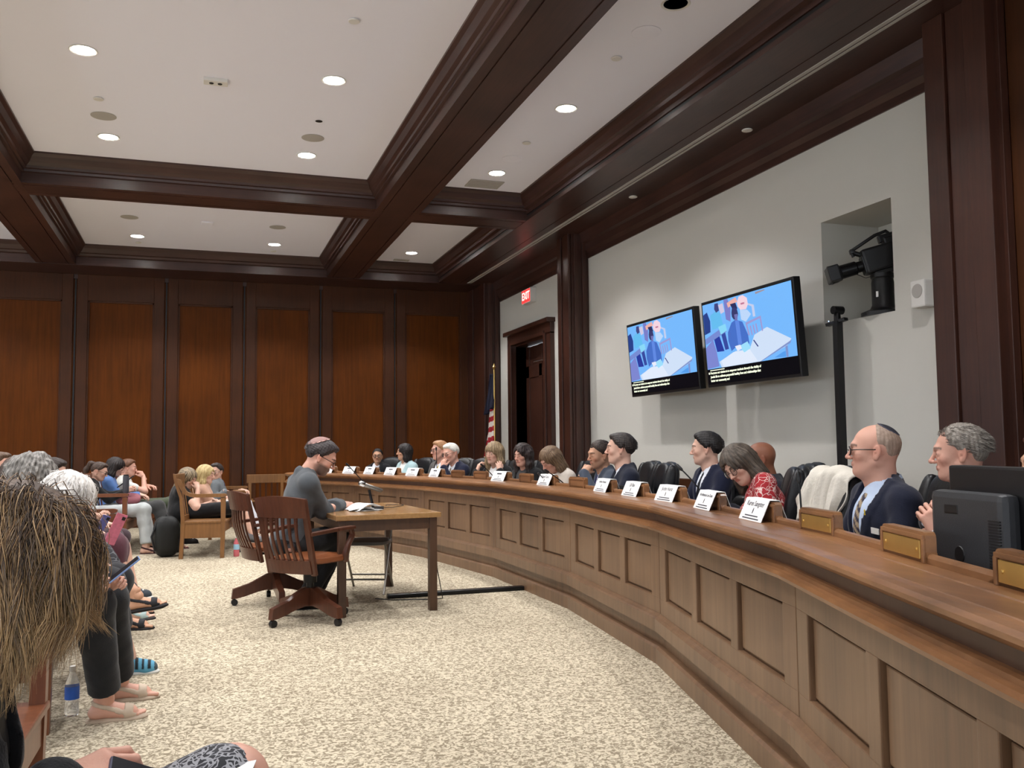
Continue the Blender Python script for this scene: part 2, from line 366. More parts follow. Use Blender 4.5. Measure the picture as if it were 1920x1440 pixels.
# ---------------------------------------------------------------- nameplate cards, each draped over a block
CARDS = {0: '', 1: '', 2: '', 3: '', 4: '', 5: '', 8: '', 10: 'David Cianci', 12: 'Andrea Petrucci', 13: 'Lili Ban', 14: 'Justin Hurst', 15: 'Archdeacon Lee Davis', 16: 'Karen Sangster'}
CARD_TXT = {0: 'at the far left end, beside the witness', 1: 'second from the far left end of the dais', 2: 'in front of the far man in black',
            3: 'left of the woman in pale blue', 4: 'in front of the woman in pale blue', 5: 'in front of the white-haired man',
            8: 'beside the white tissue box', 10: 'before the long-haired woman looking down', 12: 'before the man covering his mouth',
            13: 'before the dark-haired man in profile', 14: 'before the tall empty chair', 15: 'before the young man in navy', 16: 'before the woman in red'}
def text_mesh(body, size, m, parent, mtx, name='lettering', extrude=.0004, align='CENTER', bold=0):
    cu = bpy.data.curves.new(name, 'FONT'); cu.body = body; cu.size = size; cu.align_x = align; cu.align_y = 'CENTER'; cu.extrude = extrude; cu.offset = bold; cu.resolution_u = 2
    tmp = bpy.data.objects.new('tmp', cu); COL.objects.link(tmp)
    me = bpy.data.meshes.new_from_object(tmp.evaluated_get(bpy.context.evaluated_depsgraph_get())); bpy.data.objects.remove(tmp); bpy.data.curves.remove(cu)
    o = bpy.data.objects.new(name, me); me.materials.clear(); me.materials.append(m); COL.objects.link(o)
    o.matrix_local = mtx
    if parent: o.parent = parent
    return o
def frame_mtx(o, x, y, z): return Matrix(((x[0], y[0], z[0], o[0]), (x[1], y[1], z[1], o[1]), (x[2], y[2], z[2], o[2]), (0, 0, 0, 1)))
for k, nm in CARDS.items():
    p, n, d = dais_frame(*TB[k], .18)
    t = thing('name_card', 'white tent name card '+CARD_TXT[k], 'name card', tuple(p+d*.03+V((0, 0, 1.011))), 0, 'name cards along the dais')
    down = (V((0, 0, -.10))+n*.045).normalized(); nrm = d.cross(down).normalized()
    if nrm.dot(n) < 0: nrm = -nrm
    apex = n*.022+V((0, 0, .002)); Hc = .110; W = .16
    b = MB(); b.obox(apex+down*Hc/2, d, down, nrm, W*.88, Hc/2, .0012, 0)
    f = b.build('front_leaf', M['paper'], t)
    dn2 = (V((0, 0, -.95))-n*.35).normalized()
    b = MB(); b.obox(-n*.022+V((0, 0, .002))+dn2*.05, d, dn2, d.cross(dn2), W*.88, .05, .0012, 0); b.obox(V((0, 0, .002)), d, n, (0, 0, 1), W*.88, .0225, .001)
    b.build('back_leaf', M['paper'], t)
    # writing: name, small emblem, two lines
    xr = -d if False else d.cross(V((0, 0, 1)))
    right = -d; upv = -down
    if right.cross(upv).dot(nrm) < 0: right = -right
    o0 = apex+nrm*.0016
    if nm: text_mesh(nm, .034 if len(nm) < 15 else .024, M['ink'], f, frame_mtx(o0+down*.024, right, upv, nrm))
    b = MB(); c0 = o0+down*.056
    b.plate([(-.004, -.013), (.004, -.013), (.0055, .003), (.003, .008), (.002, .013), (-.002, .013), (-.005, .006), (-.0045, -.002)], c0, right, upv, nrm, .0006)
    if not nm: b.obox(o0+down*.026, right, upv, nrm, .05, .007, .0004)
    for q, wq in ((.080, .08), (.093, .10)): b.obox(o0+down*q, right, upv, nrm, wq, .0026, .0004)
    b.build('printing', M['ink'], f)

# ---------------------------------------------------------------- gooseneck microphones on the desk
def goose(label, s, off, z0, tip, loc=None):
    p, n, d = dais_frame(*s, off)
    base = p+V((0, 0, z0)); t = thing('gooseneck_microphone', label, 'microphone', tuple(base), 0, 'gooseneck microphones on the dais')
    b = MB(); b.lathe([(0, 0), (.045, 0), (.045, .012), (.03, .022), (.012, .028), (0, .028)], n=20); b.build('base', M['black'], t, True)
    e = V(tip)-base; mid = V((0, 0, e.z*.55))+V((e.x, e.y, 0))*.15
    pts = [V((0, 0, .02))*(1-u)**2+mid*2*u*(1-u)+e*u*u for u in [i/14 for i in range(15)]]
    b = MB(); b.tube(pts, .0045, 8); b.build('gooseneck', M['blackmetal'], t, True)
    dd = (pts[-1]-pts[-2]).normalized(); b = MB(); b.tube([e-dd*.01, e, e+dd*.035, e+dd*.045], [.006, .010, .010, .004], 10); b.build('capsule', M['black'], t, True)
SCREEN_POLYS = [
 ((198,214,236), [(0.156,0.092),(0.358,0.208),(0.523,0.201),(0.586,0.388),(0.725,0.46),(0.956,0.239),(0.915,0.159),(0.624,-0.0),(0.599,-0.026),(0.181,-0.005)]),
 ((120,140,195), [(0.624,-0.005),(0.956,0.221),(0.943,0.182),(0.637,-0.034)]),
 ((214,224,240), [(0.181,0.103),(0.333,0.198),(0.523,0.193),(0.599,0.013),(0.206,0.006)]),
 ((120,140,195), [(0.892,0.149),(0.915,0.159),(0.915,0.003),(0.895,0.003)]),
 ((80,150,225), [(0.776,0.023),(0.865,0.08),(0.892,0.09),(0.892,0.006)]),
 ((96,180,228), [(0.092,0.813),(0.156,0.857),(0.219,0.819),(0.244,0.613),(0.105,0.59)]),
 ((60,66,120), [(0.156,0.974),(0.2,0.974),(0.206,0.856),(0.168,0.836),(0.149,0.893)]),
 ((200,190,215), [(0.2,0.941),(0.257,0.953),(0.27,0.818),(0.225,0.8)]),
 ((34,60,130), [(0.004,0.844),(0.054,0.877),(0.086,0.731),(0.08,0.564),(0.004,0.537)]),
 ((116,120,190), [(0.27,0.997),(0.32,0.995),(0.346,0.841),(0.333,0.651),(0.282,0.699)]),
 ((36,56,150), [(0.111,0.488),(0.181,0.5),(0.232,0.239),(0.143,0.245)]),
 ((50,70,150), [(0.206,0.526),(0.257,0.527),(0.289,0.258),(0.244,0.252)]),
 ((112,132,200), [(0.004,0.469),(0.257,0.609),(0.276,0.522),(0.01,0.382)]),
 ((130,205,235), [(0.181,0.616),(0.27,0.638),(0.282,0.536),(0.206,0.493)]),
 ((118,128,198), [(0.004,0.333),(0.105,0.439),(0.137,0.247),(0.156,0.026),(0.006,0.005)]),
 ((226,168,160), [(0.308,0.935),(0.415,0.985),(0.432,0.915),(0.32,0.862)]),
 ((40,44,90), [(0.346,0.905),(0.409,0.907),(0.428,0.813),(0.371,0.816)]),
 ((232,202,214), [(0.428,0.908),(0.453,0.979),(0.497,0.987),(0.542,0.932),(0.548,0.836),(0.523,0.774),(0.459,0.787),(0.432,0.843)]),
 ((180,110,140), [(0.466,0.88),(0.51,0.88),(0.51,0.857),(0.47,0.855)]),
 ((180,205,238), [(0.453,0.789),(0.535,0.762),(0.573,0.688),(0.51,0.597),(0.459,0.644)]),
 ((186,196,226), [(0.548,0.852),(0.611,0.808),(0.618,0.643),(0.592,0.643),(0.586,0.793),(0.548,0.828)]),
 ((150,146,200), [(0.504,0.583),(0.675,0.634),(0.687,0.424),(0.675,0.412),(0.662,0.6),(0.523,0.554),(0.542,0.384),(0.523,0.405)]),
 ((150,146,200), [(0.548,0.523),(0.561,0.528),(0.573,0.392),(0.561,0.387)]),
 ((150,146,200), [(0.58,0.53),(0.592,0.534),(0.605,0.407),(0.592,0.402)]),
 ((150,146,200), [(0.611,0.537),(0.624,0.541),(0.634,0.415),(0.622,0.41)]),
 ((66,106,190), [(0.295,0.5),(0.346,0.631),(0.396,0.663),(0.472,0.608),(0.523,0.405),(0.529,0.278),(0.459,0.255),(0.384,0.274),(0.32,0.217),(0.292,0.371)]),
 ((90,130,215), [(0.39,0.649),(0.434,0.636),(0.447,0.298),(0.403,0.286)]),
 ((52,54,104), [(0.356,0.773),(0.365,0.834),(0.394,0.844),(0.424,0.806),(0.432,0.732),(0.415,0.657),(0.377,0.669),(0.358,0.715)]),
 ((110,110,172), [(0.386,0.739),(0.427,0.737),(0.419,0.648),(0.394,0.648)]),
 ((150,212,240), [(0.409,0.268),(0.51,0.314),(0.542,0.212),(0.466,0.164)]),
 ((220,224,240), [(0.365,0.279),(0.428,0.287),(0.441,0.228),(0.39,0.201)]),
 ((60,70,130), [(0.573,0.314),(0.584,0.319),(0.627,0.216),(0.616,0.21)]),
 ((150,140,150), [(0.637,0.977),(0.738,0.981),(0.741,0.965),(0.643,0.947)]),
]
# ---------------------------------------------------------------- wall televisions
EM = {}
def emis(c, s=.74):
    if c not in EM:
        m = mat('screen_light_%d_%d_%d' % c, (0, 0, 0, 1), .3, emit=srgb(*c), es=s); EM[c] = m
    return EM[c]
M['screenoff'] = mat('dark_screen_glass', srgb(8, 10, 20), .35, spec=.15)
M['caption'] = mat('caption_light', (0, 0, 0, 1), .4, emit=srgb(236, 244, 214), es=.9)
CAP = 'Programs our mission is to empower students through the vitality of\nJewish life to cultivate purposeful healthy lives and relationships that\nbetter our community and'
def television(label, y0, y1, z0, z1):
    """screen faces the room (-X); tipped slightly down"""
    W = y1-y0; H = z1-z0
    t = thing('television', label, 'television', (4.66, (y0+y1)/2, (z0+z1)/2), 0, 'wall televisions')
    t.rotation_euler = (0, math.radians(-4), 0)
    b = MB(); b.bbox(0, .07, -W/2, W/2, -H/2, H/2, .006); b.bbox(.06, .11, -W*.3, W*.3, -H*.3, H*.25, .01); b.build('casing', M['black'], t)
    b = MB(); b.box(.10, .33, -.15, .15, -.12, -.08); b.box(.10, .33, -.15, .15, .08, .12); b.box(.30, .335, -.25, .25, -.2, .2); b.build('wall_bracket', M['blackmetal'], t)
    m_ = .022; sw = W-2*m_; sh = H-2.4*m_
    b = MB(); b.box(-.003, .001, -sw/2, sw/2, -sh/2, sh/2); s = b.build('screen', M['screenoff'], t)
    vb = -sh/2+sh*.19; ph = sh/2-vb
    b = MB(); mats = [emis((112, 176, 240))]
    b.box(-.0042, -.0032, -sw/2+.004, sw/2-.004, vb, sh/2-.004)
    for k, (c, pl) in enumerate(SCREEN_POLYS):
        mm = emis(c)
        if mm not in mats: mats.append(mm)
        b.mi = mats.index(mm)
        b.plate([(sw/2-.004-min(1, max(0, u))*(sw-.008), vb+min(1, max(0, v))*(ph-.004)) for u, v in pl], (-.0045-.0002*k, 0, 0), (0, 1, 0), (0, 0, 1), (-1, 0, 0), .0002)
    b.build('picture', mats, s)
    fx = frame_mtx((-.005, sw/2-.03, vb-.018), (0, -1, 0), (0, 0, 1), (-1, 0, 0))
    text_mesh(CAP.split('\n')[0], .030, M['caption'], s, frame_mtx((-.005, sw/2-.05, vb-.040), (0, -1, 0), (0, 0, 1), (-1, 0, 0)), 'caption', align='LEFT', bold=.0012)
    text_mesh(CAP.split('\n')[1], .030, M['caption'], s, frame_mtx((-.005, sw/2-.05, vb-.077), (0, -1, 0), (0, 0, 1), (-1, 0, 0)), 'caption', align='LEFT', bold=.0012)
    text_mesh(CAP.split('\n')[2], .030, M['caption'], s, frame_mtx((-.005, sw/2-.05, vb-.114), (0, -1, 0), (0, 0, 1), (-1, 0, 0)), 'caption', align='LEFT', bold=.0012)
    b = MB(); b.lathe([(0, 0), (.011, 0), (.011, .001), (0, .001)], (-.0045, sw/2-.028, vb-.04), 16, (0, 1, 0), (0, 0, 1), (-1, 0, 0)); b.box(-.005, -.004, sw/2-.30, sw/2-.05, vb-.018, vb-.010); b.build('channel_mark', M['caption'], s)
television('smaller-looking wall television, the one farther from the niche, showing captions', 7.88, 9.38, 1.81, 2.64)
television('wall television nearer the niche, showing a seated man and captions', 6.27, 7.73, 1.81, 2.645)

# ---------------------------------------------------------------- studio camera in the niche
t = thing('video_camera', 'black broadcast video camera standing in the wall niche', 'video camera', (5.13, 5.80, NZ0))
b = MB(); b.lathe([(0, 0), (.17, 0), (.17, .03), (.10, .06), (.085, .09), (.085, .27), (.08, .30), (.09, .31), (.09, .34), (0, .34)], n=28); b.build('pedestal', M['black'], t, True)
dx = V((-.80, .46, -.24)).normalized(); dy = V((-.5, -.86, 0)).normalized(); dz = dx.cross(dy).normalized()
if dz.z < 0: dy = -dy; dz = -dz
c = V((.0, 0, .47))
b = MB()
b.obox(c-dx*.02, dx, dy, dz, .17, .075, .10, .02); b.obox(c-dx*.13+dz*.10, dx, dy, dz, .09, .06, .05, .015); b.obox(c+dx*.10-dz*.02, dx, dy, dz, .06, .065, .075, .015); b.obox(c-dz*.11, dx, dy, dz, .09, .05, .02, .006)
cb = b.build('camera_body', M['black'], t)
b = MB(); b.tube([c+dx*.14-dz*.02, c+dx*.20-dz*.02, c+dx*.21-dz*.02, c+dx*.33-dz*.02, c+dx*.335-dz*.02, c+dx*.42-dz*.02], [.045, .045, .055, .057, .066, .078], 20); b.build('lens', M['blackmetal'], t, True)
b = MB(); b.obox(c+dx*.39-dz*.02, dx, dy, dz, .045, .085, .065, .012); b.build('lens_hood', M['black'], t)
b = MB(); b.tube([c+dx*.20+dz*.07, c+dx*.21+dz*.12, c+dx*.0+dz*.19, c-dx*.09+dz*.20, c-dx*.13+dz*.14], [.014]*5, 10); b.tube([c+dx*.19+dz*.10, c+dx*.13+dz*.06], .02, 10); b.obox(c+dx*.2+dz*.115, dx, dy, dz, .018, .03, .018, .004); b.build('carry_handle', M['black'], t, True)
b = MB(); b.obox(c-dx*.08+dz*.15+dy*-.02, dx, dy, dz, .06, .035, .03, .008); b.build('viewfinder', M['black'], t)
b = MB(); b.tube([c+dx*.22-dz*.07, c+dx*.16-dz*.12, c+dx*.08-dz*.12, c+dx*.06-dz*.06], .003, 6); b.build('cable', M['black'], t)
b = MB(); b.obox(V((-.082, -.03, .17)), V((.35, -.94, 0)), (0, 0, 1), V((-.94, -.35, 0)), .009, .022, .003); b.build('label', M['paper'], t)
# black pole with a small pan head below the niche
t = thing('camera_pole', 'tall black pole with a small clamp head against the wall below the niche', 'pole', (4.86, 6.02, 0))
b = MB(); b.box(-.028, .028, -.028, .028, 0, 2.24); b.build('pole', M['black'], t)
b = MB(); b.tube([(0, 0, 2.22), (0, 0, 2.30), (.02, .01, 2.34)], [.03, .026, .02], 12); b.tube([(-.04, 0, 2.33), (.05, 0, 2.33)], .034, 12); b.bar((-.02, .10, 2.22), (.02, -.08, 2.25), .05, .025); b.build('clamp_head', M['blackmetal'], t, True)
b = MB(); b.lathe([(0, .0), (.004, 0), (.004, .002), (0, .002)], (-.045, .05, 2.245), 8, (0, 1, 0), (0, 0, 1), (-1, 0, 0)); b.build('status_light', mat('blue_status_light', (0, 0, 0, 1), .5, emit=(.4, .6, 1, 1), es=4), t)
# wall speaker
t = thing('wall_speaker', 'small off-white wall speaker between the niche and the dark pilaster', 'speaker', (4.94, 5.19, 2.33))
b = MB(); b.bbox(-.045, .06, -.07, .07, -.10, .10, .014); b.build('housing', M['white'], t)
b = MB(); b.lathe([(0, .004), (.05, .003), (.052, 0)], (-.045, 0, .02), 24, (0, 1, 0), (0, 0, 1), (-1, 0, 0)); b.build('grille', M['greyplastic'], t)
# exit sign
t = thing('exit_sign', 'lit red exit sign on the white wall above the door', 'sign', (4.93, 13.5, 3.66))
b = MB(); b.bbox(-.03, .07, -.20, .20, -.115, .115, .006); b.build('housing', M['white'], t)
b = MB(); b.box(-.034, -.029, -.185, .185, -.10, .10); f = b.build('face', mat('red_sign_glow', srgb(190, 10, 10), .5, emit=(1, .03, .03, 1), es=1.3), t)
text_mesh('EXIT', .17, mat('bright_red_letters', (0, 0, 0, 1), .5, emit=(1, .42, .36, 1), es=2.2), f, frame_mtx((-.035, 0, 0), (0, -1, 0), (0, 0, 1), (-1, 0, 0)), bold=.004)
# doorway
b = MB()
for a, c in ((DY0-.24, DY0), (DY1, DY1+.24)):
    b.bbox(4.93, 5.01, a, c, 0, DZ+.03, .006); b.bbox(4.90, 4.95, min(a, c)+(.16 if a < DY0 else 0), min(a, c)+(.24 if a < DY0 else .08), 0, DZ+.03, .01)
b.bbox(4.93, 5.01, DY0-.24, DY1+.24, DZ, DZ+.20, .006); b.bbox(4.86, 5.01, DY0-.28, DY1+.28, DZ+.17, DZ+.24, .012); b.bbox(4.90, 4.95, DY0, DY1, DZ, DZ+.07, .01)
b.box(5.0, 5.22, DY0-.02, DY0, 0, DZ); b.box(5.0, 5.22, DY1, DY1+.02, 0, DZ); b.box(5.0, 5.22, DY0, DY1, DZ-.02, DZ)
struct(b.build('trim_17', M['dark_z']))
d1 = thing('door_1', 'door', 'door', (5.19, (DY0+DY1)/2, 0)); del d1['label']; del d1['category']; struct(d1)
b = MB(); b.box(0, .05, -.76, .76, 0, DZ-.03)
for y in (-.74, 0, .6): b.bbox(-.015, .01, y, y+.14, 0, DZ-.03, .004)
for z in (.02, 1.0, 2.4): b.bbox(-.015, .01, -.74, .74, z, z+.2, .004)
struct(b.build('door_leaf', M['dark_z'], d1))
b = MB(); b.tube([(-.12, .1, 2.62), (-.03, -.15, 2.64)], .008); b.box(-.03, 0, -.25, -.05, 2.6, 2.66); struct(b.build('door_closer', M['chrome'], d1))
b = MB(); b.bbox(4.985, 5.003, 12.33, 12.40, 1.2, 1.32, .003); tag(b.build('light_switch', M['white']), 'small white switch plate on the wall strip right of the door', 'switch')
# flag on a staff
t = thing('flag', 'national flag hanging in folds on a staff left of the door', 'flag', (4.62, 14.32, 0))
b = MB(); b.lathe([(0, 0), (.13, 0), (.13, .03), (.05, .07), (.018, .09), (0, .09)], n=20); b.tube([(0, 0, .08), (0, 0, 2.55)], .014, 10); b.lathe([(0, 2.55), (.02, 2.56), (.03, 2.59), (.012, 2.62), (0, 2.66)], n=12); b.build('staff', M['brass'], t, True)
NS = 13
def flag_part(name, f0, f1, m, zt, zb):
    b = MB(); vs = []; fs = []; nu, nv = 26, 22
    for i in range(nv+1):
        v = i/nv; z = zt+(zb-zt)*v
        for j in range(nu+1):
            u = f0+(f1-f0)*j/nu; wd_ = .05+.17*v+.02*math.sin(3*v)
            x = -.02-.045*math.sin(u*21)*(.35+v)+.02*math.sin(u*7+v*3); y = .02+(u-.1)*wd_*1.7
            vs.append((x, y, z-.10*u*v))
    for i in range(nv):
        for j in range(nu): fs.append((i*(nu+1)+j, i*(nu+1)+j+1, (i+1)*(nu+1)+j+1, (i+1)*(nu+1)+j))
    b.add(vs, fs); o = b.build(name, m, t, True); md = o.modifiers.new('thick', 'SOLIDIFY'); md.thickness = .004; return o
fr_, fw_, fb_ = mat('flag_red', srgb(150, 22, 34), .8), mat('flag_white', srgb(216, 208, 200), .8), mat('flag_navy', srgb(24, 26, 48), .8)
fm = bpy.data.materials.new('flag_stripes'); fm.use_nodes = True; nt = fm.node_tree; N = nt.nodes; L = nt.links
tc = N.new('ShaderNodeTexCoord'); sp = N.new('ShaderNodeSeparateXYZ'); L.new(tc.outputs['Object'], sp.inputs[0])
m1 = N.new('ShaderNodeMath'); m1.operation = 'MULTIPLY'; m1.inputs[1].default_value = 1/.17; L.new(sp.outputs['Z'], m1.inputs[0])
ma = N.new('ShaderNodeMath'); ma.operation = 'MULTIPLY_ADD'; ma.inputs[1].default_value = 1.5; L.new(sp.outputs['Y'], ma.inputs[0]); L.new(m1.outputs[0], ma.inputs[2])
m2 = N.new('ShaderNodeMath'); m2.operation = 'FRACT'; L.new(ma.outputs[0], m2.inputs[0])
m3 = N.new('ShaderNodeMath'); m3.operation = 'GREATER_THAN'; m3.inputs[1].default_value = .5; L.new(m2.outputs[0], m3.inputs[0])
mx = N.new('ShaderNodeMix'); mx.data_type = 'RGBA'; mx.inputs[6].default_value = srgb(160, 24, 36); mx.inputs[7].default_value = srgb(222, 214, 206); L.new(m3.outputs[0], mx.inputs[0]); L.new(mx.outputs[2], N['Principled BSDF'].inputs['Base Color'])
N['Principled BSDF'].inputs['Roughness'].default_value = .8
flag_part('canton', 0, 1, fb_, 2.48, 1.90); flag_part('stripes', 0, 1, fm, 1.90, 1.18)
b = MB(); b.tube([(-.06, -.03, 1.30), (-.07, .06, 1.24), (-.05, .14, 1.16), (-.06, .22, 1.08)], .012, 8); b.build('gold_fringe', mat('gold_fringe', srgb(176, 136, 60), .6), t, True)
# ---------------------------------------------------------------- ceiling fittings
def downlight(label, x, y, lit=True, z=ZC, on=True):
    t = thing('downlight', label, 'ceiling light', (x, y, z), 0, 'recessed ceiling downlights')
    b = MB(); b.lathe([(.088, .0), (.105, -.001), (.108, -.006), (.102, -.010), (.088, -.006), (.088, 0)], n=32, cap=False); b.build('trim_ring', M['white'], t, True)
    b = MB(); b.lathe([(0, -.004), (.088, -.004)], n=32); b.build('diffuser', M['glow'] if lit else M['greyplastic'], t)
    if on:
        ld = bpy.data.lights.new('downlight_beam', 'SPOT'); ld.energy = LAMP_W; ld.color = (1, .985, .985); ld.spot_size = math.radians(116); ld.spot_blend = .38; ld.shadow_soft_size = .085
        lo = bpy.data.objects.new('downlight_beam', ld); COL.objects.link(lo); lo.location = (0, 0, -.03); lo.parent = t
MIDX = {-.92: 'left', 1.06: 'right', 3.24: 'far right'}
DL = [(-.92, 7.75, 'lit downlight, the leftmost in the large ceiling bay and nearest the camera'), (1.06, 7.75, 'lit downlight in the large ceiling bay right of the smoke sensor'),
      (-.92, 9.87, 'lit downlight below the left round speaker grille in the large bay'), (1.06, 9.87, 'lit downlight below the right round speaker grille in the large bay'),
      (3.24, 7.75, 'lit downlight in the narrow bay, nearest the camera'), (3.24, 9.87, 'lit downlight in the narrow bay beside the flat ceiling vent'),
      (3.24, 14.4, 'lit downlight in the small far right ceiling bay'), (1.06, 14.4, 'lit downlight on the right of the far middle bay'), (-.92, 14.4, 'lit downlight on the left of the far middle bay')]
for x, y, l in DL: downlight(l, x, y)
downlight('unlit chrome-lined downlight at the top edge of the narrow bay', 3.22, 5.62, lit=False, on=False)
for x, y in ((-.92, 12.3), (1.06, 12.3), (3.24, 12.3), (-.92, 5.62), (1.06, 5.62), (-.92, 3.5), (1.06, 3.5), (3.24, 3.5), (-3.4, 14.4), (-3.4, 12.3), (-3.4, 9.87), (-3.4, 7.75), (-5.3, 9.87), (-5.3, 5.6), (-3.4, 5.6), (-3.4, 3.5), (0, 0), (2.5, 0), (-3.4, 0)):
    downlight('recessed downlight out of view above the room', x, y)
def disc(label, x, y, r=.045, z=ZC, m='white', d=.014, cat='sprinkler cover', grp='round sprinkler covers', nm='sprinkler_cover'):
    b = MB(); b.lathe([(0, -d), (r*.9, -d), (r, -d*.7), (r, -d*.45), (r*.82, -d*.4), (r*.82, 0)], n=28); o = b.build(nm, M[m], smooth=True, loc=(x, y, z)); tag(o, label, cat, grp)
for x, y, l in ((1.05, 6.59, 'near the top centre of the large bay'), (-.91, 8.8, 'above the left round speaker grille'), (3.21, 6.59, 'in the narrow bay nearest the camera'), (3.21, 8.77, 'in the narrow bay by the far speaker'),
                (-.93, 14.83, 'behind the left lamp of the far bay'), (1.08, 14.87, 'behind the right lamp of the far bay')): disc('small round white sprinkler cover on the ceiling '+l, x, y)
disc('small round white sprinkler cover on the dark soffit, nearer the camera', 4.73, 7.01, .05, ZS); disc('small round white sprinkler cover on the dark soffit, the farther one', 4.73, 9.34, .05, ZS)
disc('small black round hole cover on the ceiling above the right speaker grille', 1.06, 8.79, .035, ZC, 'black', .004, 'ceiling fitting', 'ceiling fittings', 'sensor_cover')
for x, y, l, m in ((-.91, 9.26, 'left round grey speaker grille in the large bay', 'greyplastic'), (1.06, 9.29, 'right round grey speaker grille in the large bay', 'greyplastic'), (3.23, 6.1, 'large white round speaker cover in the narrow bay nearest the camera', 'ceil'), (3.24, 9.32, 'white round speaker cover in the narrow bay near the flat vent', 'ceil'),
                (-.95, 13.25, 'left round grille in the far middle bay', 'greyplastic'), (1.02, 13.26, 'right round grille in the far middle bay', 'greyplastic')):
    disc(l, x, y, .115, ZC, m, .006, 'ceiling speaker', 'round ceiling speakers', 'ceiling_speaker')
t = thing('smoke_sensor', 'rectangular white twin-lens sensor in the middle of the large ceiling bay', 'sensor', (.09, 8.06, ZC))
b = MB(); b.bbox(-.10, .10, -.055, .055, -.03, .002, .006); b.build('housing', M['white'], t)
for x in (-.035, .035): b = MB(); b.lathe([(0, -.034), (.018, -.034), (.02, -.03)], (x, 0, 0), 16); b.build('lens', M['black'], t)
b = MB(); b.bbox(-.08, .08, -.09, .09, -.02, .002, .01); tag(b.build('ceiling_sensor', M['ceil'], loc=(.06, 13.29, ZC)), 'square white sensor in the middle of the far ceiling bay', 'sensor')
def vent(label, x, y, w, d):
    t = thing('ceiling_vent', label, 'vent', (x, y, ZC), 0, 'flat ceiling vents')
    b = MB(); b.bbox(-w/2, w/2, -d/2, d/2, -.012, .001, .004); b.build('frame', M['greyplastic'], t)
    b = MB()
    for k in range(7): b.box(-w/2+.02, w/2-.02, -d/2+.02+k*(d-.05)/6, -d/2+.024+k*(d-.05)/6, -.015, -.011)
    b.build('slats', M['greyplastic'], t)
vent('grey rectangular ceiling vent at the far end of the narrow bay', 3.23, 10.33, .42, .3); vent('small dark ceiling vent behind the lamp of the small far right bay', 3.2, 15.0, .26, .12)
# ---------------------------------------------------------------- furniture
def cushion(b, c, ax, ay, az, hx, hy, hz, e=3.2, nu=28, nv=14, pinch=0):
    """soft rounded block (superellipsoid)"""
    c = V(c); ax = V(ax); ay = V(ay); az = V(az); vs = []; fs = []
    sp = lambda w, p: math.copysign(abs(w)**(2/p), w)
    for j in range(1, nv):
        v = -math.pi/2+math.pi*j/nv
        for i in range(nu):
            u = 2*math.pi*i/nu
            vs.append(c+ax*hx*sp(math.cos(v), e)*sp(math.cos(u), e)+ay*hy*sp(math.cos(v), e)*sp(math.sin(u), e)+az*hz*sp(math.sin(v), e))
    for j in range(nv-2):
        for i in range(nu): fs.append((j*nu+i, j*nu+(i+1) % nu, (j+1)*nu+(i+1) % nu, (j+1)*nu+i))
    k = len(vs); vs += [c-az*hz, c+az*hz]
    for i in range(nu): fs.append((k, (i+1) % nu, i)); fs.append((k+1, (nv-2)*nu+i, (nv-2)*nu+(i+1) % nu))
    b.add(vs, fs)
X_, Y_, Z_ = V((1, 0, 0)), V((0, 1, 0)), V((0, 0, 1))
# executive chair, local +x is the sitter's forward
def exec_chair():
    t = thing('office_chair', 'x', 'chair', (0, 0, 0))
    b = MB(); cushion(b, (.02, 0, .47), X_, Y_, Z_, .26, .26, .06); b.build('seat', M['leather'], t, True)
    bx = V((math.cos(.22), 0, math.sin(.22)*1)); bz = V((-math.sin(.22), 0, math.cos(.22)))
    b = MB(); c0 = V((-.28, 0, .84)); cushion(b, c0, bx, Y_, bz, .055, .25, .35, 3)
    cushion(b, c0+bx*.045+bz*.20, bx, Y_, bz, .045, .17, .13, 3); cushion(b, c0+bx*.045-bz*.05, bx, Y_, bz, .045, .17, .12, 3)
    for s in (-1, 1): cushion(b, c0+bx*.04+Y_*s*.20+bz*.02, bx, Y_, bz, .05, .05, .30, 3)
    b.build('backrest', M['leather'], t, True)
    for s in (-1, 1):
        b = MB(); b.tube([(-.18, s*.26, .46), (-.20, s*.30, .60), (-.10, s*.30, .68), (.12, s*.30, .67), (.16, s*.29, .60), (.12, s*.26, .45)], .018, 8); cushion(b, (-.0, s*.30, .69), X_, Y_, Z_, .15, .03, .022); b.build('armrest', M['black'], t, True)
    b = MB(); b.tube([(0, 0, .10), (0, 0, .42)], .03, 12); b.bbox(-.12, .12, -.10, .10, .39, .43, .01)
    for k in range(5):
        a = 2*math.pi*k/5+.3; b.bar((0, 0, .10), (.29*math.cos(a), .29*math.sin(a), .075), .05, .035)
        b.tube([(.29*math.cos(a)-.02*math.sin(a), .29*math.sin(a)+.02*math.cos(a), .03), (.29*math.cos(a)+.02*math.sin(a), .29*math.sin(a)-.02*math.cos(a), .03)], .03, 12)
    b.build('swivel_base', M['black'], t, True)
    return t
EC = []
def place_exec(x, y, rz, label, lift=.95):
    if not EC: c = exec_chair(); EC.append(c)
    else: c = copy_tree(EC[0])
    c.location = (x, y, 0); c.scale = (1, 1, lift); c.rotation_euler = (0, 0, rz); c['label'] = label; c['group'] = 'black leather chairs behind the dais'
    return c
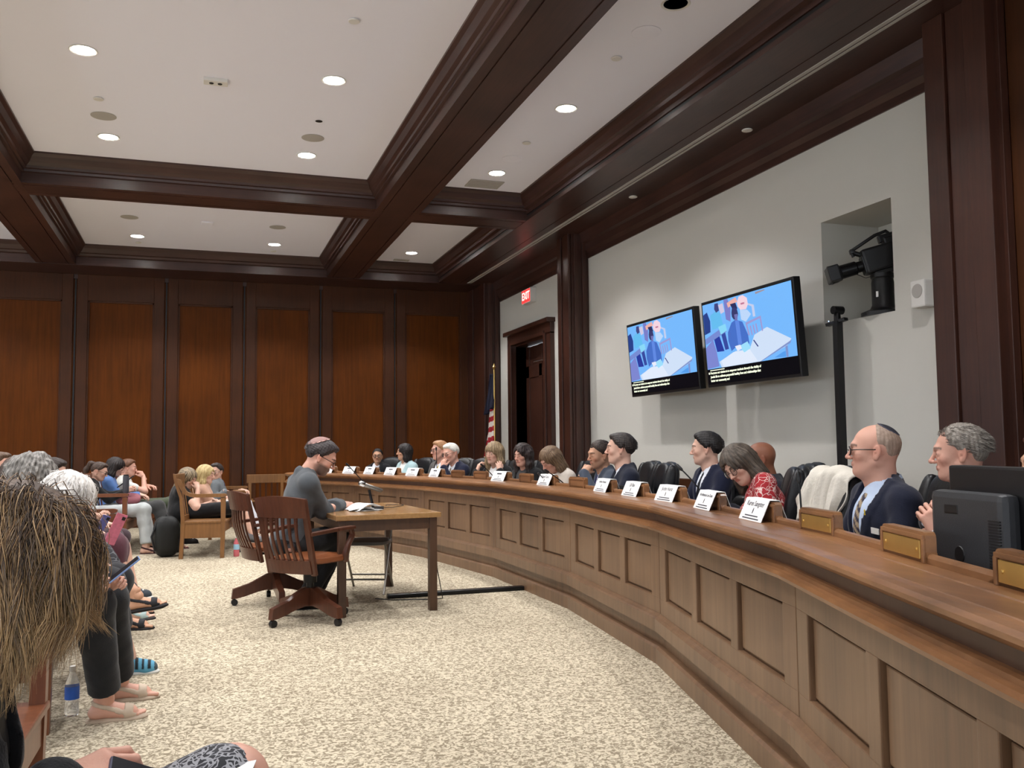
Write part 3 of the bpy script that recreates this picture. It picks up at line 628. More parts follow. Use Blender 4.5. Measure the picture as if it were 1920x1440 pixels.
# witness table
t = thing('table', 'plain wooden witness table with honey top and dark square legs', 'table', (1.33, 7.6, 0), math.radians(3.5))
b = MB(); b.bbox(-.41, .41, -.73, .73, .715, .755, .006); b.build('tabletop', M['tabletop'], t)
b = MB(); b.box(-.37, .37, -.69, -.665, .63, .715); b.box(-.37, .37, .665, .69, .63, .715); b.box(-.37, -.345, -.69, .69, .63, .715); b.box(.345, .37, -.69, .69, .63, .715); b.build('apron', M['tablebase'], t)
for sx in (-1, 1):
    for sy in (-1, 1):
        b = MB(); b.bbox(sx*.385-.0 if sx < 0 else .325, sx*.385+.06 if sx < 0 else .385, sy*.70 if sy < 0 else .64, sy*.64 if sy < 0 else .70, 0, .715, .004); b.build('leg', M['tablebase'], t)
# swivel chair in wood, local +x forward
def swivel_chair(label, x, y, rz):
    t = thing('swivel_chair', label, 'chair', (x, y, 0), rz, 'slatted wooden swivel chairs')
    b = MB(); vs = []
    n = 28
    prof = lambda a: (.235*math.copysign(abs(math.cos(a))**.6, math.cos(a))+.01, .245*math.copysign(abs(math.sin(a))**.6, math.sin(a)))
    for z, k in ((.435, .93), (.445, .99), (.462, 1), (.474, .985)):
        for i in range(n): p = prof(2*math.pi*i/n); vs.append((p[0]*k, p[1]*k, z))
    for i in range(n): p = prof(2*math.pi*i/n); vs.append((p[0]*.6, p[1]*.6, .463))
    vs.append((0, 0, .460))
    fs = [tuple(range(n))[::-1]]
    for r in range(4):
        for i in range(n): fs.append((r*n+i, r*n+(i+1) % n, (r+1)*n+(i+1) % n, (r+1)*n+i))
    for i in range(n): fs.append((4*n+i, 4*n+(i+1) % n, 5*n))
    b.add(vs, fs); b.build('seat', M['cherry2'], t, True)
    lean = lambda z: -.215-(z-.45)*.22
    for s in (-1, 1):
        b = MB(); b.bar((lean(.36)+.01, s*.205, .36), (lean(.90), s*.215, .90), .045, .03, (1, 0, 0), .006); b.build('back_post', M['cherry'], t)
    def crest(z0, z1, hw, bow, th, nm):
        b = MB(); N_ = 10; vs = []; fs = []
        for i in range(N_+1):
            y = -hw+2*hw*i/N_; q = 1-(y/hw)**2
            for z in (z0, z1):
                for dx in (0, -th): vs.append((lean(z)+.012+dx-bow*q, y, z+(.02*q if z == z1 and z1 > .8 else 0)))
        for i in range(N_):
            a = i*4; c = a+4; fs += [(a, c, c+2, a+2), (a+1, a+3, c+3, c+1), (a+2, c+2, c+3, a+3), (a, a+1, c+1, c)]
        fs += [(0, 2, 3, 1), (N_*4, N_*4+1, N_*4+3, N_*4+2)]
        b.add(vs, fs); return b.build(nm, M['cherry'], t)
    crest(.77, .905, .235, .045, .028, 'crest_rail'); crest(.37, .465, .20, .03, .026, 'lower_back_rail')
    for k in range(6):
        y = -.14+.28*k/5; q = 1-(y/.22)**2; w = .028
        b = MB(); pts = []
        for i in range(9):
            z = .46+.32*i/8; pts.append((w/2*(1-.35*math.sin(math.pi*i/8)), z))
        for i in range(8):
            z0, z1 = pts[i][1], pts[i+1][1]; a, c = pts[i][0], pts[i+1][0]
            x0 = lean(z0)-.03*q*(.7+.3*i/8)-.02*math.sin(math.pi*i/8); x1 = lean(z1)-.03*q*(.7+.3*(i+1)/8)-.02*math.sin(math.pi*(i+1)/8)
            b.add([(x0, y-a, z0), (x0, y+a, z0), (x0-.013, y+a, z0), (x0-.013, y-a, z0), (x1, y-c, z1), (x1, y+c, z1), (x1-.013, y+c, z1), (x1-.013, y-c, z1)], [(0, 1, 5, 4), (1, 2, 6, 5), (2, 3, 7, 6), (3, 0, 4, 7)])
        b.build('slat', M['cherry'], t)
    for s in (-1, 1):
        b = MB(); b.bar((-.26, s*.225, .655), (.0, s*.255, .672), .05, .024); b.bar((-.01, s*.255, .672), (.17, s*.262, .675), .062, .026, bev=.008)
        b.tube([(.15, s*.258, .665), (.165, s*.258, .62), (.12, s*.256, .55), (.10, s*.25, .49), (.11, s*.245, .43)], [.02, .022, .022, .026, .02], 8); b.build('armrest', M['cherry'], t, True)
    b = MB(); b.tube([(0, 0, .12), (0, 0, .30)], .028, 12); b.box(-.13, .13, -.03, .03, .40, .435); b.tube([(0, 0, .28), (0, 0, .41)], .05, 12); b.build('swivel_post', M['blackmetal'], t, True)
    for k in range(4):
        a = math.radians(-11)+k*math.pi/2; u = V((math.cos(a), math.sin(a), 0)); w = V((-math.sin(a), math.cos(a), 0))
        b = MB(); b.plate([(.0, .11), (.0, .245), (.06, .24), (.20, .17), (.335, .130), (.345, .055), (.30, .058), (.24, .07), (.14, .10), (.06, .115)], w*.024, u, Z_, -w, .048); b.build('foot', M['cherry'], t)
        b = MB(); q = u*.32; b.tube([q+V((0, 0, .06)), q+V((0, 0, .035))], .008, 8); b.tube([q+w*.016+V((0, 0, .026)), q-w*.016+V((0, 0, .026))], .026, 14); b.build('caster', M['black'], t, True)
    return t
AZ = lambda deg: math.radians(90-deg)      # compass style: 0 = along the room, 90 = toward the dais
swivel_chair('empty wooden swivel chair with slatted back nearest the camera', .78, 6.86, AZ(48))
c2 = swivel_chair('wooden swivel chair the witness sits on, half hidden behind the empty one', .60, 7.78, AZ(74))
# tan folding case hung on its crest: a tan leather pad
b = MB(); b.bbox(-.30, -.235, .05, .19, .78, .925, .01); o = b.build('leather_pouch', M['oak'], None); o.location = (.60, 7.78, 0); o.rotation_euler = (0, 0, AZ(74)); tag(o, 'tan flap hung over the crest of the far swivel chair', 'pouch')
# folding chair under the table
t = thing('folding_chair', 'grey steel folding chair standing under the witness table', 'chair', (1.42, 8.12, 0), AZ(203))
b = MB(); cushion(b, (0, 0, .43), X_, Y_, Z_, .20, .21, .025, 4); b.build('seat', mat('grey_vinyl', srgb(88, 84, 80), .5), t, True)
for s in (-1, 1):
    b = MB(); b.tube([(.24, s*.20, 0), (-.02, s*.20, .42), (-.20, s*.20, .72)], .011, 8); b.build('front_leg', M['steel'], t, True)
    b = MB(); b.tube([(-.24, s*.18, 0), (.10, s*.18, .42)], .011, 8); b.build('rear_leg', M['steel'], t, True)
b = MB(); b.tube([(.17, -.2, .12), (.17, .2, .12)], .008); b.tube([(-.15, -.18, .12), (-.15, .18, .12)], .008); b.build('crossbar', M['steel'], t, True)
b = MB(); b.bbox(-.215, -.19, -.21, .21, .56, .72, .01); b.build('backrest', M['steel'], t)
# floor cable cover, cables
b = MB(); b.bbox(1.50, 2.72, 7.585, 7.665, 0, .035, .012); tag(b.build('cable_cover', M['blackmetal']), 'long black cable cover lying on the carpet from table to dais', 'cable cover')
b = MB(); b.tube([(1.76, 7.02, .60), (1.79, 7.06, .3), (1.86, 7.16, .05), (1.84, 7.4, .006), (1.7, 7.45, .006), (1.52, 7.5, .006), (1.4, 7.62, .006)], .004, 6); tag(b.build('microphone_cable', M['black'], smooth=True), 'thin black cable running down the table leg onto the carpet', 'cable')
# table microphone
t = thing('table_microphone', 'tabletop microphone with silver head on a black base beside the papers', 'microphone', (1.36, 7.50, .755))
b = MB(); b.plate([(-.09, -.07), (.07, -.09), (.10, .06), (-.05, .08)], (0, 0, 0), X_, Y_, Z_, .018); b.build('base', M['black'], t)
b = MB(); b.tube([(0, 0, .018), (-.02, -.01, .09), (-.035, -.01, .16)], .012, 10); b.build('stand', M['blackmetal'], t, True)
b = MB(); b.tube([(.075, .0, .145), (.07, 0, .148), (-.03, 0, .185), (-.07, 0, .20)], [.012, .017, .018, .018], 12); b.build('microphone_body', M['steel'], t, True)
b = MB(); b.tube([(-.07, 0, .20), (-.08, 0, .204), (-.11, 0, .215), (-.12, 0, .219)], [.021, .024, .023, .012], 14); b.build('silver_head', M['chrome'], t, True)
b = MB(); b.tube([(-.03, 0, .18), (-.11, .02, .26), (-.20, .03, .36)], .004, 6); b.tube([(-.19, .029, .352), (-.22, .032, .378)], .008, 8); b.build('gooseneck', M['black'], t, True)
b = MB(); b.tube([(.08, .0, .01), (.17, .05, .006), (.28, .20, .006), (.33, .34, .006), (.22, .42, .006), (.17, .34, .006)], .003, 6); b.build('cable', M['black'], t, True)
t = thing('papers', 'loose white papers held by the witness on the table', 'papers', (1.25, 7.38, .756))
for k, (a, lift, ox) in enumerate(((.2, 0, 0), (.5, .004, .02), (-.1, .02, -.01), (.35, .05, .0))):
    b = MB(); u = V((math.cos(a), math.sin(a), 0)); w = V((-math.sin(a), math.cos(a), 0)); vs = []; fs = []
    for i in range(7):
        for j in (0, 1): q = i/6; vs.append(u*(-.10+.20*q+ox)+w*(-.13+.24*j)+V((0, 0, .002*k+lift*math.sin(q*2.6)+.001)))
    for i in range(6): fs.append((2*i, 2*i+1, 2*i+3, 2*i+2))
    b.add(vs, fs); o = b.build('sheet', M['paper'], t); md = o.modifiers.new('t', 'SOLIDIFY'); md.thickness = .0006
# settees: local x = depth (back 0, front .52), y = length
def settee(label, x, y, rz, L, group=None, m='oak', gh=None):
    t = thing('settee', label, 'bench', (x, y, 0), rz, group)
    for yy in (0, L):
        s = 1 if yy == 0 else -1
        b = MB(); b.plate([(0, 0), (.045, 0), (.055, .25), (.06, .45), (.03, .72), (-.03, .90), (-.045, .975), (-.075, .985), (-.07, .94), (-.06, .88), (.0, .70), (.018, .45), (.015, .25)], (0, yy, 0), X_, Z_, Y_*s, .045); b.build('back_post', M[m], t)
        b = MB(); b.plate([(.46, 0), (.505, 0), (.512, .40), (.515, .70), (.46, .70), (.465, .40)], (0, yy, 0), X_, Z_, Y_*s, .05); b.build('front_leg', M[m], t)
        b = MB(); pts = [(-.045, .93), (-.03, .90), (.0, .82), (.05, .745), (.12, .715), (.20, .705), (.50, .705), (.525, .715), (.53, .735), (.50, .745), (.20, .745), (.13, .752), (.08, .775), (.045, .83), (.01, .91)]
        b.plate(pts, (0, yy-s*.008, 0), X_, Z_, Y_*s, .06); b.build('armrest', M[m], t)
        b = MB(); b.box(.03, .48, yy+s*.008, yy+s*.03, .235, .415); b.build('side_panel', M[m], t)
    b = MB(); b.bbox(.03, .52, .0, L, .405, .43, .006); b.build('seat', M[m], t)
    b = MB(); b.box(.49, .505, .05, L-.05, .30, .405); b.build('apron', M[m], t)
    b = MB(); b.bar((-.045, .02, .93), (-.045, L-.02, .93), .035, .10, (0, 0, 1), .01); b.bar((.03, .02, .46), (.03, L-.02, .46), .03, .06); b.build('crest_rail', M[m], t)
    n = max(3, int(L/.16))
    for k in range(n):
        yy = .10+(L-.2)*k/(n-1); b = MB(); b.bar((.035, yy, .47), (-.03, yy, .90), .035, .012, (1, 0, 0), 0); b.build('slat', M[m], t)
    return t
SG = 'wooden settees'
M['oak2'] = wood('reddish_oak', srgb(88, 48, 28), srgb(126, 74, 44), .35, 'z')
settee('golden oak settee seen from its side, with three women on it', -.215, 11.28, math.radians(-8.7), 2.3, SG)
settee('oak settee behind, with the ponytailed woman at its near end', -1.33, 11.95, math.radians(-6), 2.3, SG, 'oak2')
settee('long reddish settee of the front audience row along the left', -1.12, 4.55, math.radians(1.2), 4.25, SG, 'oak2')
for i, (x, l) in enumerate(((1.02, 'behind the witness'), (-2.2, 'at far left behind the audience'))):
    t = thing('oak_armchair', 'light oak chair by the far wall '+l, 'chair', (x, 15.2, 0), 0, 'oak chairs by the far wall')
    b = MB(); b.bbox(-.30, .30, -.02, .02, .72, .86, .01); b.build('crest_rail', M['oak'], t)
    b = MB(); b.bbox(-.26, .26, -.04, .46, .42, .45, .01); b.build('seat', M['oak'], t)
    for sx in (-1, 1):
        for yy in (0, .42): b = MB(); b.bbox(sx*.25-.022, sx*.25+.022, yy-.022, yy+.022, 0, .75 if yy == 0 else .43, .004); b.build('leg', M['oak'], t)
    for k in range(5): b = MB(); b.bbox(-.18+.09*k-.015, -.18+.09*k+.015, -.012, .012, .44, .73, .003); b.build('slat', M['frame'], t)
# ---------------------------------------------------------------- desk computer at the right end
t = thing('computer_monitor', 'large black monitor seen from behind at the right end of the dais', 'monitor', (2.03, 1.88, .74), 0)
mdx = V((-.25, -.97, 0)).normalized(); mn = V((-.97, .25, 0)).normalized()
def mo(b, u0, u1, n0, n1, z0, z1, bev=.008): b.obox(mdx*(u0+u1)/2+mn*(n0+n1)/2+V((0, 0, (z0+z1)/2)), mdx, mn, Z_, (u1-u0)/2, (n1-n0)/2, (z1-z0)/2, bev)
b = MB(); mo(b, -.255, .30, -.05, 0, .115, .445, .008); b.build('housing', M['black'], t)
M['pc'] = mat('charcoal_plastic', srgb(52, 53, 56), .42, bump=.1, bscale=300)
b = MB(); mo(b, -.265, .08, .0, .055, .09, .375, .02); pc = b.build('computer_unit', M['pc'], t)
b = MB(); mo(b, -.19, -.12, .050, .0565, .31, .337, .004); b.build('handle_slot', M['black'], pc)
b = MB()
for k in range(26): mo(b, .02, .07, .052, .0568, .115+k*.0075, .118+k*.0075, 0)
b.build('vent_slots', M['black'], pc)
b = MB(); b.lathe([(0, .002), (.022, .002), (.024, 0)], mdx*-.12+mn*.055+V((0, 0, .20)), 24, mdx, Z_, mn); b.build('round_emblem', M['black'], pc)
b = MB(); mo(b, -.255, -.225, .054, .056, .115, .16, 0); b.build('label', M['paper'], pc)
b = MB(); mo(b, -.02, .06, -.04, .01, .0, .14, .006); cushion(b, mdx*.02+V((0, 0, .008)), mdx, mn, Z_, .13, .10, .008, 4); b.build('stand', M['black'], t, True)
t = thing('computer_monitor', 'second black monitor at the right edge, turned away behind the first', 'monitor', (2.02, 1.47, .74), 0)
b = MB(); mo(b, -.10, .40, -.05, 0, .115, .44, .008); b.build('housing', M['black'], t)
b = MB(); mo(b, .10, .18, -.06, -.01, .0, .14, .006); cushion(b, mdx*.14-mn*.03+V((0, 0, .008)), mdx, mn, Z_, .12, .10, .008, 4); b.build('stand', M['black'], t, True)
# small things on the desk
def bottle(name, label, x, y, z, h, r, m, mcap, mlab=None, group=None):
    t = thing(name, label, 'bottle', (x, y, z), 0, group)
    b = MB(); b.lathe([(0, .002), (r*.85, 0), (r, .01), (r, h*.28), (r*.94, h*.32), (r, h*.36), (r, h*.62), (r*.85, h*.72), (r*.42, h*.86), (r*.40, h*.92), (0, h*.92)], n=20); b.build('bottle_body', m, t, True)
    b = MB(); b.lathe([(0, h*.90), (r*.46, h*.90), (r*.46, h), (0, h)], n=16); b.build('cap', mcap, t, True)
    if mlab: b = MB(); b.lathe([(r*1.02, h*.34), (r*1.02, h*.6)], n=20, cap=False); b.build('paper_label', mlab, t, True)
    return t
M['clear'] = mat('clear_plastic', (.95, .97, 1, 1), .08, trans=.9, ior=1.25)
M['pink'] = mat('pink_drink', srgb(226, 120, 130), .2, trans=.3)
M['blue'] = mat('blue_label', srgb(40, 90, 180), .5); M['lblue'] = mat('pale_blue_label', srgb(150, 190, 215), .5)
# ---------------------------------------------------------------- figures: smooth volumes turned into one surface
class Field:
    """a smooth union of volumes sampled on a box grid (surface = zero)"""
    def __init__(s, lo, hi, h):
        s.lo = np.array(lo, np.float32); s.h = h
        s.n = np.maximum(4, np.ceil((np.array(hi)-np.array(lo))/h).astype(int)+1)
        s.ax = [(s.lo[i]+h*np.arange(s.n[i])).astype(np.float32) for i in range(3)]
        s.F = np.full(tuple(s.n), .25, np.float32)
    def sub(s, lo, hi):
        sl = []
        for i in range(3):
            a = int(max(0, math.floor((lo[i]-s.lo[i])/s.h))); c = int(min(s.n[i], math.ceil((hi[i]-s.lo[i])/s.h)+1))
            if a >= c: return None
            sl.append(slice(a, c))
        return tuple(sl)
    def grid(s, sl=None):
        a = s.ax if sl is None else [s.ax[i][sl[i]] for i in range(3)]
        return a[0][:, None, None], a[1][None, :, None], a[2][None, None, :]
    def put(s, lo, hi, fn, k=.02, op='+', m=None):
        m = (k*1.5+.03) if m is None else m
        sl = s.sub([x-m for x in lo], [x+m for x in hi])
        if sl is None: return
        X, Y, Z = s.grid(sl); d = fn(X, Y, Z); A = s.F[sl]
        if op == '+':
            h_ = np.maximum(k-np.abs(A-d), 0)/k; s.F[sl] = np.minimum(A, d)-h_*h_*k*.25
        else:
            d = -d; h_ = np.maximum(k-np.abs(A-d), 0)/k; s.F[sl] = np.maximum(A, d)+h_*h_*k*.25
    def cap(s, a, b, ra, rb=None, k=.02, op='+', sq=None):
        """tapered capsule; sq=(unit axis, factor) flattens it along that axis"""
        rb = ra if rb is None else rb; a = np.array(a, np.float32); b = np.array(b, np.float32); r = max(ra, rb)
        d = b-a; L2 = float(d@d)+1e-9
        def fn(X, Y, Z):
            px, py, pz = X-a[0], Y-a[1], Z-a[2]
            t = np.clip((px*d[0]+py*d[1]+pz*d[2])/L2, 0, 1)
            qx, qy, qz = px-t*d[0], py-t*d[1], pz-t*d[2]
            if sq is not None:
                u = sq[0]; w = (qx*u[0]+qy*u[1]+qz*u[2])*(sq[1]-1); qx = qx+w*u[0]; qy = qy+w*u[1]; qz = qz+w*u[2]
            return np.sqrt(qx*qx+qy*qy+qz*qz)-(ra+(rb-ra)*t)
        s.put(np.minimum(a, b)-r, np.maximum(a, b)+r, fn, k, op)
    def ell(s, c, R, k=.02, op='+', B=None):
        """ellipsoid with radii R, optional frame B (rows = axes)"""
        c = np.array(c, np.float32); R = np.array(R, np.float32); rm = R.max()
        def fn(X, Y, Z):
            x, y, z = X-c[0], Y-c[1], Z-c[2]
            if B is not None: x, y, z = [x*B[i][0]+y*B[i][1]+z*B[i][2] for i in range(3)]
            k0 = np.sqrt((x/R[0])**2+(y/R[1])**2+(z/R[2])**2); k1 = np.sqrt((x/R[0]**2)**2+(y/R[1]**2)**2+(z/R[2]**2)**2)+1e-6
            return k0*(k0-1)/k1
        s.put(c-rm, c+rm, fn, k, op)
def net(F, s):
    """surface nets: vertices and quads of the zero surface"""
    S = F < 0; n = F.shape
    c = sum(S[i:n[0]-1+i, j:n[1]-1+j, k:n[2]-1+k].astype(np.int8) for i in (0, 1) for j in (0, 1) for k in (0, 1))
    I, J, K = np.nonzero((c > 0) & (c < 8))
    if len(I) == 0: return np.zeros((0, 3)), np.zeros((0, 4), int)
    cor = [(i, j, k) for i in (0, 1) for j in (0, 1) for k in (0, 1)]
    val = [F[I+a, J+b_, K+c_] for a, b_, c_ in cor]
    P = np.zeros((len(I), 3), np.float32); W = np.zeros(len(I), np.float32)
    for p in range(8):
        for q in range(p+1, 8):
            dd = [cor[q][m]-cor[p][m] for m in range(3)]
            if sum(abs(x) for x in dd) != 1: continue
            fa, fb = val[p], val[q]; x = (fa < 0) != (fb < 0); t = np.where(x, fa/np.where(fa == fb, 1, fa-fb), 0)
            for m in range(3): P[:, m] += np.where(x, cor[p][m]+t*dd[m], 0)
            W += x
    P /= W[:, None]; P += np.stack([I, J, K], 1); P = P*s.h+s.lo
    idx = np.full((n[0]-1, n[1]-1, n[2]-1), -1, np.int32); idx[I, J, K] = np.arange(len(I))
    Q = []
    e = S[:-1, 1:-1, 1:-1] != S[1:, 1:-1, 1:-1]; i, j, k = np.nonzero(e); j += 1; k += 1
    q = np.stack([idx[i, j-1, k-1], idx[i, j, k-1], idx[i, j, k], idx[i, j-1, k]], 1); fl = S[i, j, k]; q[~fl] = q[~fl][:, ::-1]; Q.append(q)
    e = S[1:-1, :-1, 1:-1] != S[1:-1, 1:, 1:-1]; i, j, k = np.nonzero(e); i += 1; k += 1
    q = np.stack([idx[i-1, j, k-1], idx[i-1, j, k], idx[i, j, k], idx[i, j, k-1]], 1); fl = S[i, j, k]; q[~fl] = q[~fl][:, ::-1]; Q.append(q)
    e = S[1:-1, 1:-1, :-1] != S[1:-1, 1:-1, 1:]; i, j, k = np.nonzero(e); i += 1; j += 1
    q = np.stack([idx[i-1, j-1, k], idx[i, j-1, k], idx[i, j, k], idx[i-1, j, k]], 1); fl = S[i, j, k]; q[~fl] = q[~fl][:, ::-1]; Q.append(q)
    Q = np.concatenate(Q); Q = Q[(Q >= 0).all(1)]
    return P, Q
def mesh_np(name, parts, mats, parent=None):
    """parts: list of (verts, quads or faces list, per-vertex colour or None, material index)"""
    me = bpy.data.meshes.new(name); vs = []; qs = []; cols = []; mi = []; off = 0
    for P, Q, C_, m in parts:
        P = np.asarray(P, np.float32)
        if len(P) == 0: continue
        vs.append(P); qs.append(np.asarray(Q, np.int64)+off); off += len(P); mi.append(np.full(len(Q), m, np.int32))
        cols.append(np.ones((len(P), 4), np.float32) if C_ is None else np.concatenate([C_[:, :3], np.ones((len(P), 1))], 1).astype(np.float32))
    if not vs: return None
    Vv = np.concatenate(vs); nf = sum(len(q) for q in qs); loops = np.concatenate([q.ravel() for q in qs]).astype(np.int32)
    tot = np.concatenate([np.full(len(q), q.shape[1], np.int32) for q in qs]); st = np.concatenate([[0], np.cumsum(tot)[:-1]]).astype(np.int32)
    me.vertices.add(len(Vv)); me.vertices.foreach_set('co', Vv.ravel()); me.loops.add(len(loops)); me.loops.foreach_set('vertex_index', loops)
    me.polygons.add(nf); me.polygons.foreach_set('loop_start', st); me.polygons.foreach_set('loop_total', tot)
    me.polygons.foreach_set('material_index', np.concatenate(mi)); me.polygons.foreach_set('use_smooth', np.ones(nf, bool))
    for m in (mats if isinstance(mats, (list, tuple)) else [mats]): me.materials.append(m)
    me.update(); at = me.color_attributes.new('tint', 'FLOAT_COLOR', 'POINT'); at.data.foreach_set('color', np.concatenate(cols).ravel())
    me.validate(); o = bpy.data.objects.new(name, me); COL.objects.link(o)
    if parent: o.parent = parent
    return o
def relax(P, Q, it=1, f=.5):
    if len(P) == 0: return P
    for _ in range(it):
        A = np.zeros_like(P); W = np.zeros(len(P), np.float32)
        for a in range(4):
            b_ = (a+1) % 4; np.add.at(A, Q[:, a], P[Q[:, b_]]); np.add.at(A, Q[:, b_], P[Q[:, a]]); np.add.at(W, Q[:, a], 1); np.add.at(W, Q[:, b_], 1)
        P = P*(1-f)+f*A/np.maximum(W, 1)[:, None]
    return P
def wob(P, s, seed=0):
    """cheap smooth noise in -1..1"""
    r = np.random.RandomState(seed); o = np.zeros(P.shape[:-1], np.float32)
    for k in range(5):
        d = r.normal(size=3); d /= np.linalg.norm(d); o = o+np.sin((P@d)*s*(.6+.5*k)+r.rand()*6.28)/(1+.5*k)
    return o/2.4

# skin and hair materials use the surface tint stored on the mesh
def tint_mat(name, rough, sss=0, bump=0, bscale=60, aniso=0, spec=.5, stretch=None, sheen=0):
    m = bpy.data.materials.new(name); m.use_nodes = True; nt = m.node_tree; N = nt.nodes; L = nt.links; b = N['Principled BSDF']
    a = N.new('ShaderNodeVertexColor'); a.layer_name = 'tint'; L.new(a.outputs[0], b.inputs['Base Color'])
    b.inputs['Roughness'].default_value = rough; b.inputs['Specular IOR Level'].default_value = spec
    if sss: b.inputs['Subsurface Weight'].default_value = sss; b.inputs['Subsurface Radius'].default_value = (.012, .005, .003); b.inputs['Subsurface Scale'].default_value = 1
    if sheen: b.inputs['Sheen Weight'].default_value = sheen
    if bump:
        tc = N.new('ShaderNodeTexCoord'); mp = N.new('ShaderNodeMapping'); mp.inputs['Scale'].default_value = stretch or (1, 1, 1)
        n = N.new('ShaderNodeTexNoise'); n.inputs['Scale'].default_value = bscale; n.inputs['Detail'].default_value = 3
        L.new(tc.outputs['Object'], mp.inputs[0]); L.new(mp.outputs[0], n.inputs['Vector'])
        bp = N.new('ShaderNodeBump'); bp.inputs['Strength'].default_value = bump; bp.inputs['Distance'].default_value = .004
        L.new(n.outputs['Fac'], bp.inputs['Height']); L.new(bp.outputs['Normal'], b.inputs['Normal'])
    return m
M['skin'] = tint_mat('skin', .48, .0, .12, 220, spec=.35)
M['hair'] = tint_mat('hair', .55, 0, .6, 120, spec=.4, stretch=(1, 1, .25))
M['strand'] = tint_mat('hair_strands', .36, 0, 0, spec=.45)
M['cloth'] = tint_mat('woven_cloth', .85, 0, .35, 240, spec=.2, sheen=.15)
M['cloth_sm'] = tint_mat('smooth_cloth', .7, 0, .2, 90, spec=.3)
M['eye'] = tint_mat('eyes', .12)
M['lens_glass'] = mat('spectacle_lens', (.9, .93, .95, 1), .05, trans=.95, ior=1.1)
M['specs'] = mat('dark_spectacle_frame', srgb(24, 20, 20), .3)
c3 = lambda r, g, b_: np.array(srgb(r, g, b_)[:3], np.float32)
SKIN = {'fair': c3(214, 172, 152), 'pink': c3(212, 162, 142), 'tan': c3(198, 152, 124), 'brown': c3(138, 88, 66), 'olive': c3(192, 146, 120)}

def rotm(yaw=0, pitch=0, roll=0):
    """yaw about up, then pitch (positive = look down), then roll (positive = tilt to own right)"""
    return np.array(Matrix.Rotation(yaw, 3, 'Z') @ Matrix.Rotation(pitch, 3, 'Y') @ Matrix.Rotation(roll, 3, 'X'), np.float32)

def head_field(h, o):
    """head in its own frame: +x face, +y left, +z up"""
    s = Field((-.135, -.115, -.20), (.145, .115, .15), h); w = o.get('wide', 1.0); jaw = o.get('jaw', 1.0); fem = o.get('fem', 0)
    s.ell((-.014, 0, .034), (.100, .078*w, .086), .02); s.ell((-.045, 0, .02), (.060, .070*w, .068), .02)
    s.ell((.034, 0, -.030), (.056, .058*w, .078), .03)
    s.ell((.050, 0, -.075), (.034, .036*w*jaw, .034), .03)
    s.ell((.070, 0, -.096), (.018, .020*jaw, .016), .02)
    for y in (-1, 1):
        s.cap((-.004, y*.054*w*jaw, -.050), (.050, y*.024*jaw, -.092), .018, .014, .03)
        s.ell((.060, y*.040*w, -.020), (.020, .018, .018), .025)
    if o.get('jowl'): s.ell((.02, 0, -.10), (.045, .045, .03), .03)
    s.cap((.084, -.026, .026), (.084, .026, .026), .010+.003*(1-fem), None, .022)
    for y in (-1, 1): s.ell((.100, y*.031, .006), (.016, .017, .011), .014, '-')
    nl = o.get('nose', 1.0)
    s.cap((.090, 0, .016), (.090+.020*nl, 0, -.024), .0065, .0095, .012)
    s.ell((.090+.021*nl, 0, -.028), (.0105, .0105, .009), .008)
    for y in (-1, 1):
        s.ell((.094+.006*nl, y*.0115, -.031), (.010, .0075, .0075), .006)
        s.ell((.105, y*.006, -.039), (.004, .003, .003), .003, '-')
    s.cap((.087, -.018, -.056), (.087, .018, -.056), .0050, None, .010); s.ell((.0905, 0, -.0535), (.006, .019, .0038), .005); s.ell((.0895, 0, -.0625), (.0065, .016, .0048), .005)
    if not o.get('open'): s.cap((.0970, -.020, -.0578), (.0970, .020, -.0578), .0018, None, .004, '-')
    else: s.ell((.099, 0, -.058), (.008, .014, .006), .004, '-')
    for y in (-1, 1):
        # eyelids and eyeball
        s.ell((.0775, y*.031, .003), (.0150, .0170, .0130), .007)
        if not o.get('shut'): s.cap((.0945, y*.022, .0022), (.0915, y*.040, .0030), .0040, None, .002, '-')
        # ear
        R = np.array(Matrix.Rotation(-y*.35, 3, 'Z') @ Matrix.Rotation(-.18, 3, 'Y'), np.float32).T
        s.ell((-.010, y*.080*w, -.004), (.017, .0065, .031), .008, B=R); s.ell((-.006, y*.087*w, .002), (.010, .005, .019), .005, '-', B=R); s.ell((-.006, y*.078*w, -.030), (.009, .006, .010), .008)
        s.ell((-.004, y*.082*w, -.002), (.005, .004, .008), .004)
    nk = o.get('neck', 1.0)
    s.cap((-.030, 0, -.03), (-.040, 0, -.20), .050*nk, .056*nk, .03); s.ell((.010, 0, -.14), (.03, .03, .05), .03)
    return s
def ramp(x, a, b_): return np.clip((x-a)/(b_-a), 0, 1)
